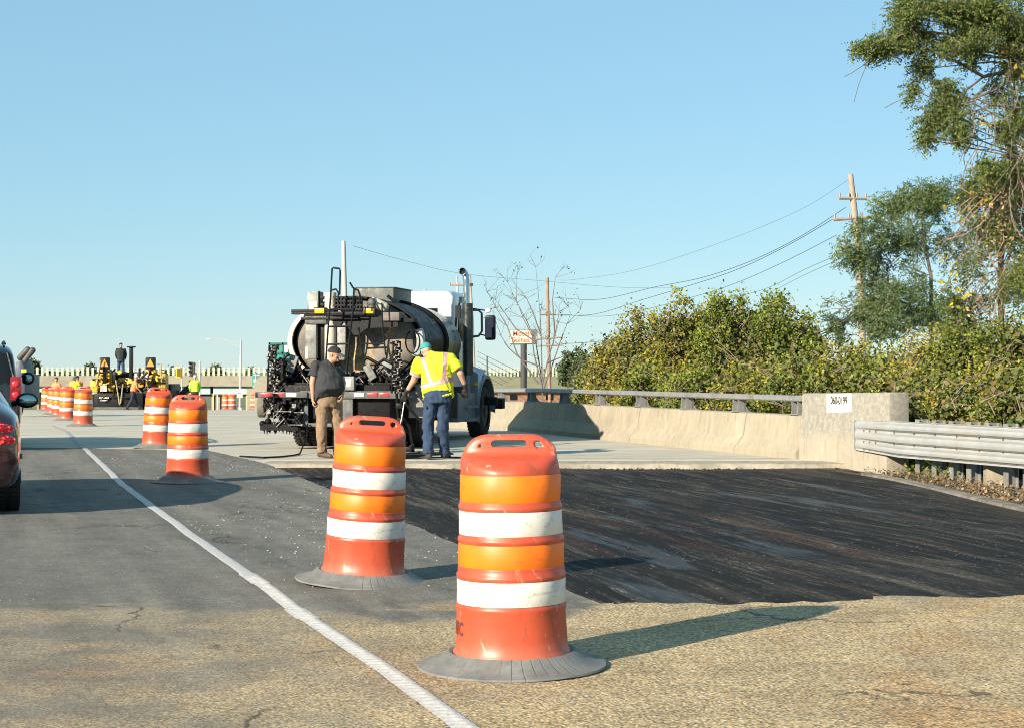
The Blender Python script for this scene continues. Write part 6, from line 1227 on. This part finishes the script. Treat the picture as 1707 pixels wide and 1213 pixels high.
# --- bare young tree
bt = thing('bare_tree', 'nearly leafless young tree in front of the cream roadside sign', 'tree', (at(905, 62), 62, -2.2)); o_ = Vector(bt.location); b = MB(); rr = random.Random(17); tips = []
B_ = lambda x, y, d=0: W(x, y, 62 + d) - o_
main = [[(905, 690), (904, 640), (898, 600), (893, 570), (878, 535), (862, 505), (846, 470)], [(904, 650), (903, 600), (902, 560), (900, 520), (893, 445)], [(903, 640), (890, 590), (887, 560), (872, 530), (861, 500), (861, 463)], [(904, 640), (912, 605), (925, 560), (932, 520), (948, 512)], [(905, 650), (920, 610), (932, 575), (945, 540), (968, 516)], [(900, 610), (870, 600), (848, 580), (835, 560), (828, 540)], [(898, 640), (862, 590), (846, 545), (828, 515), (812, 487)], [(893, 570), (860, 548), (840, 520), (826, 500)], [(902, 560), (888, 520), (878, 498), (872, 490)], [(912, 605), (928, 598), (950, 590)], [(925, 560), (921, 500), (926, 462)]]
for pts in main:
    n_ = len(pts); b.tube([B_(x, y, .15 * i) for i, (x, y) in enumerate(pts)], [.034 * (1 - .82 * i / (n_ - 1)) for i in range(n_)], 6)
    for i in range(2, n_):
        for k in range(3): x, y = pts[i]; branch(b, B_(x, y, .15 * i), Vector((rr.gauss(0, .6), rr.gauss(0, .4), rr.uniform(.3, 1))), rr.uniform(.3, .7), .008, 1, rr, .5, tips=tips, nb=(1, 2))
b.build('trunk', mat('grey_bark', (.16, .14, .13), .9, var=.2), bt); rg = np.random.default_rng(4); P = np.concatenate([np.array(t_[0])[None] + rg.normal(size=(2, 3)) * .07 for t_ in tips if rr.random() < .5]); leafmesh('leaves', P, rg.uniform(.06, .12, len(P)), LOC, bt, .6, .2, 3)
# --- distant trees
def fartree(label, px, ytop, hw, D, H, seed, n=1500, m=FARL, size=.35, name='distant_tree', group='trees far behind the overpass'):
    zt_ = EYE + (HY - ytop) / F * D; zb = zt_ - H; th = thing(name, label, 'tree', (at(px, D), D, zb), 0, group); rg = np.random.default_rng(seed); w_ = hw * D / F; b = MB().tube([(0, 0, 0), (0, 0, H * .75)], [w_ * .10, w_ * .03], 8); rr = random.Random(seed)
    for k in range(6): branch(b, Vector((0, 0, H * rr.uniform(.3, .5))), Vector((rr.gauss(0, .8), rr.gauss(0, .5), .8)), H * .16, w_ * .03, 1, rr)
    b.build('trunk', BARK, th); cs = [((0, 0, H * .62), (w_, w_, H * .36))] + [((rr.uniform(-.55, .55) * w_, rr.uniform(-.4, .4) * w_, H * rr.uniform(.5, .78)), (w_ * .5, w_ * .5, H * .2)) for _ in range(4)]
    P = np.concatenate([clumps(c, r, int(n / 5 / 8), 20, size * 1.2, rg, .7) for c, r in cs]); leafmesh('crown', P, rg.uniform(.7, 1.4, len(P)) * size, m, th, .7, .3, seed)
for a in [('small scruffy tree behind the raised machine arms', 52, 594, 12, 290, 9, 1, 1500), ('low dark tree behind the fence right of the raised arms', 64, 604, 8, 292, 8, 2, 900), ('small tree behind the fence just left of the paver', 148, 601, 13, 285, 8, 3, 1500), ('low wide tree behind the yellow signal head', 287, 609, 16, 320, 7, 4, 1500), ('rounded dark tree above the fence left of the lamp post', 357, 607.5, 21, 320, 7, 5, 2400), ('low rounded tree above the fence right of the lamp post', 416, 611, 10, 320, 6, 6, 900), ('scruffy grey-green tree above the fence right of the brown pole', 972, 566, 18, 210, 9, 7, 1700), ('pale bushy tree between the scruffy tree and the vine thicket', 1003, 585, 18, 215, 8, 8, 1500), ('low bushy tree right of the brown pole foot', 945, 583, 16, 215, 7, 9, 1300), ('dim tree in the gap between the vine thicket and the feathery tree', 1357, 538, 18, 130, 9, 10, 2000)]:
    fartree(*a[:7], n=a[7])
hz_ = thing('far_tree_row', 'low distant row of trees along the horizon behind everything', 'trees', (0, 900, -8)); hz_['kind'] = 'stuff'; rg = np.random.default_rng(77); X = rg.uniform(-520, 620, 16000); Hh = 6.5 + 2.0 * np.sin(X * .05) + 1.5 * np.sin(X * .021 + 1); P = np.stack([X, rg.uniform(-15, 15, 16000), rg.random(16000) ** .6 * Hh + .5], 1); o = leafmesh('foliage', P, rg.uniform(1.5, 3, 16000), FARL, hz_, .7, .3, 5)
# --- dry leaves and weeds at the guardrail foot
rg = np.random.default_rng(9); n = 2600; yy = rg.uniform(20.2, 24.2, n) - rg.random(n) ** 2 * 4; xx = np.array([mx(v) for v in yy]) + .25 + np.abs(rg.normal(size=n)) * .35; P = np.stack([xx, yy, -.10 + np.abs(rg.normal(size=n)) * .05], 1)
o = leafmesh('leaf_litter', P, rg.uniform(.02, .06, n), leafmat('dry_leaf', [(.17, .11, .06), (.24, .17, .10), (.12, .08, .05), (.30, .23, .14), (.10, .09, .04)], .1), None, .6, .6, 9); setp(o, 'dry brown leaf litter and straw heaped along the guardrail foot', 'leaf litter', kind='stuff')
for lab, px, py, D in (('small green weed at the end of the concrete block', 1530, 775, 23.4), ('green weed sprouting between the guardrail posts', 1583, 780, 22.6), ('little weed in the litter by the third post', 1552, 790, 23.0)):
    c = W(px, py, D); th = thing('weed', lab, 'weed', (c.x, c.y, -.12), 0, 'weeds at the guardrail foot'); P = np.abs(rg.normal(size=(160, 3))) * np.array([.09, .09, .13]) * np.array([rg.choice([-1, 1], 160), rg.choice([-1, 1], 160), np.ones(160)]).T; leafmesh('leaves', P, rg.uniform(.03, .08, 160), VINE, th, .4, .3, px); b = MB(); rr = random.Random(px)
    for k in range(7): b.tube([(0, 0, 0), (rr.gauss(0, .06), rr.gauss(0, .06), .14), (rr.gauss(0, .1), rr.gauss(0, .1), .3)], .004, 4)
    b.build('stems', VINE, th)
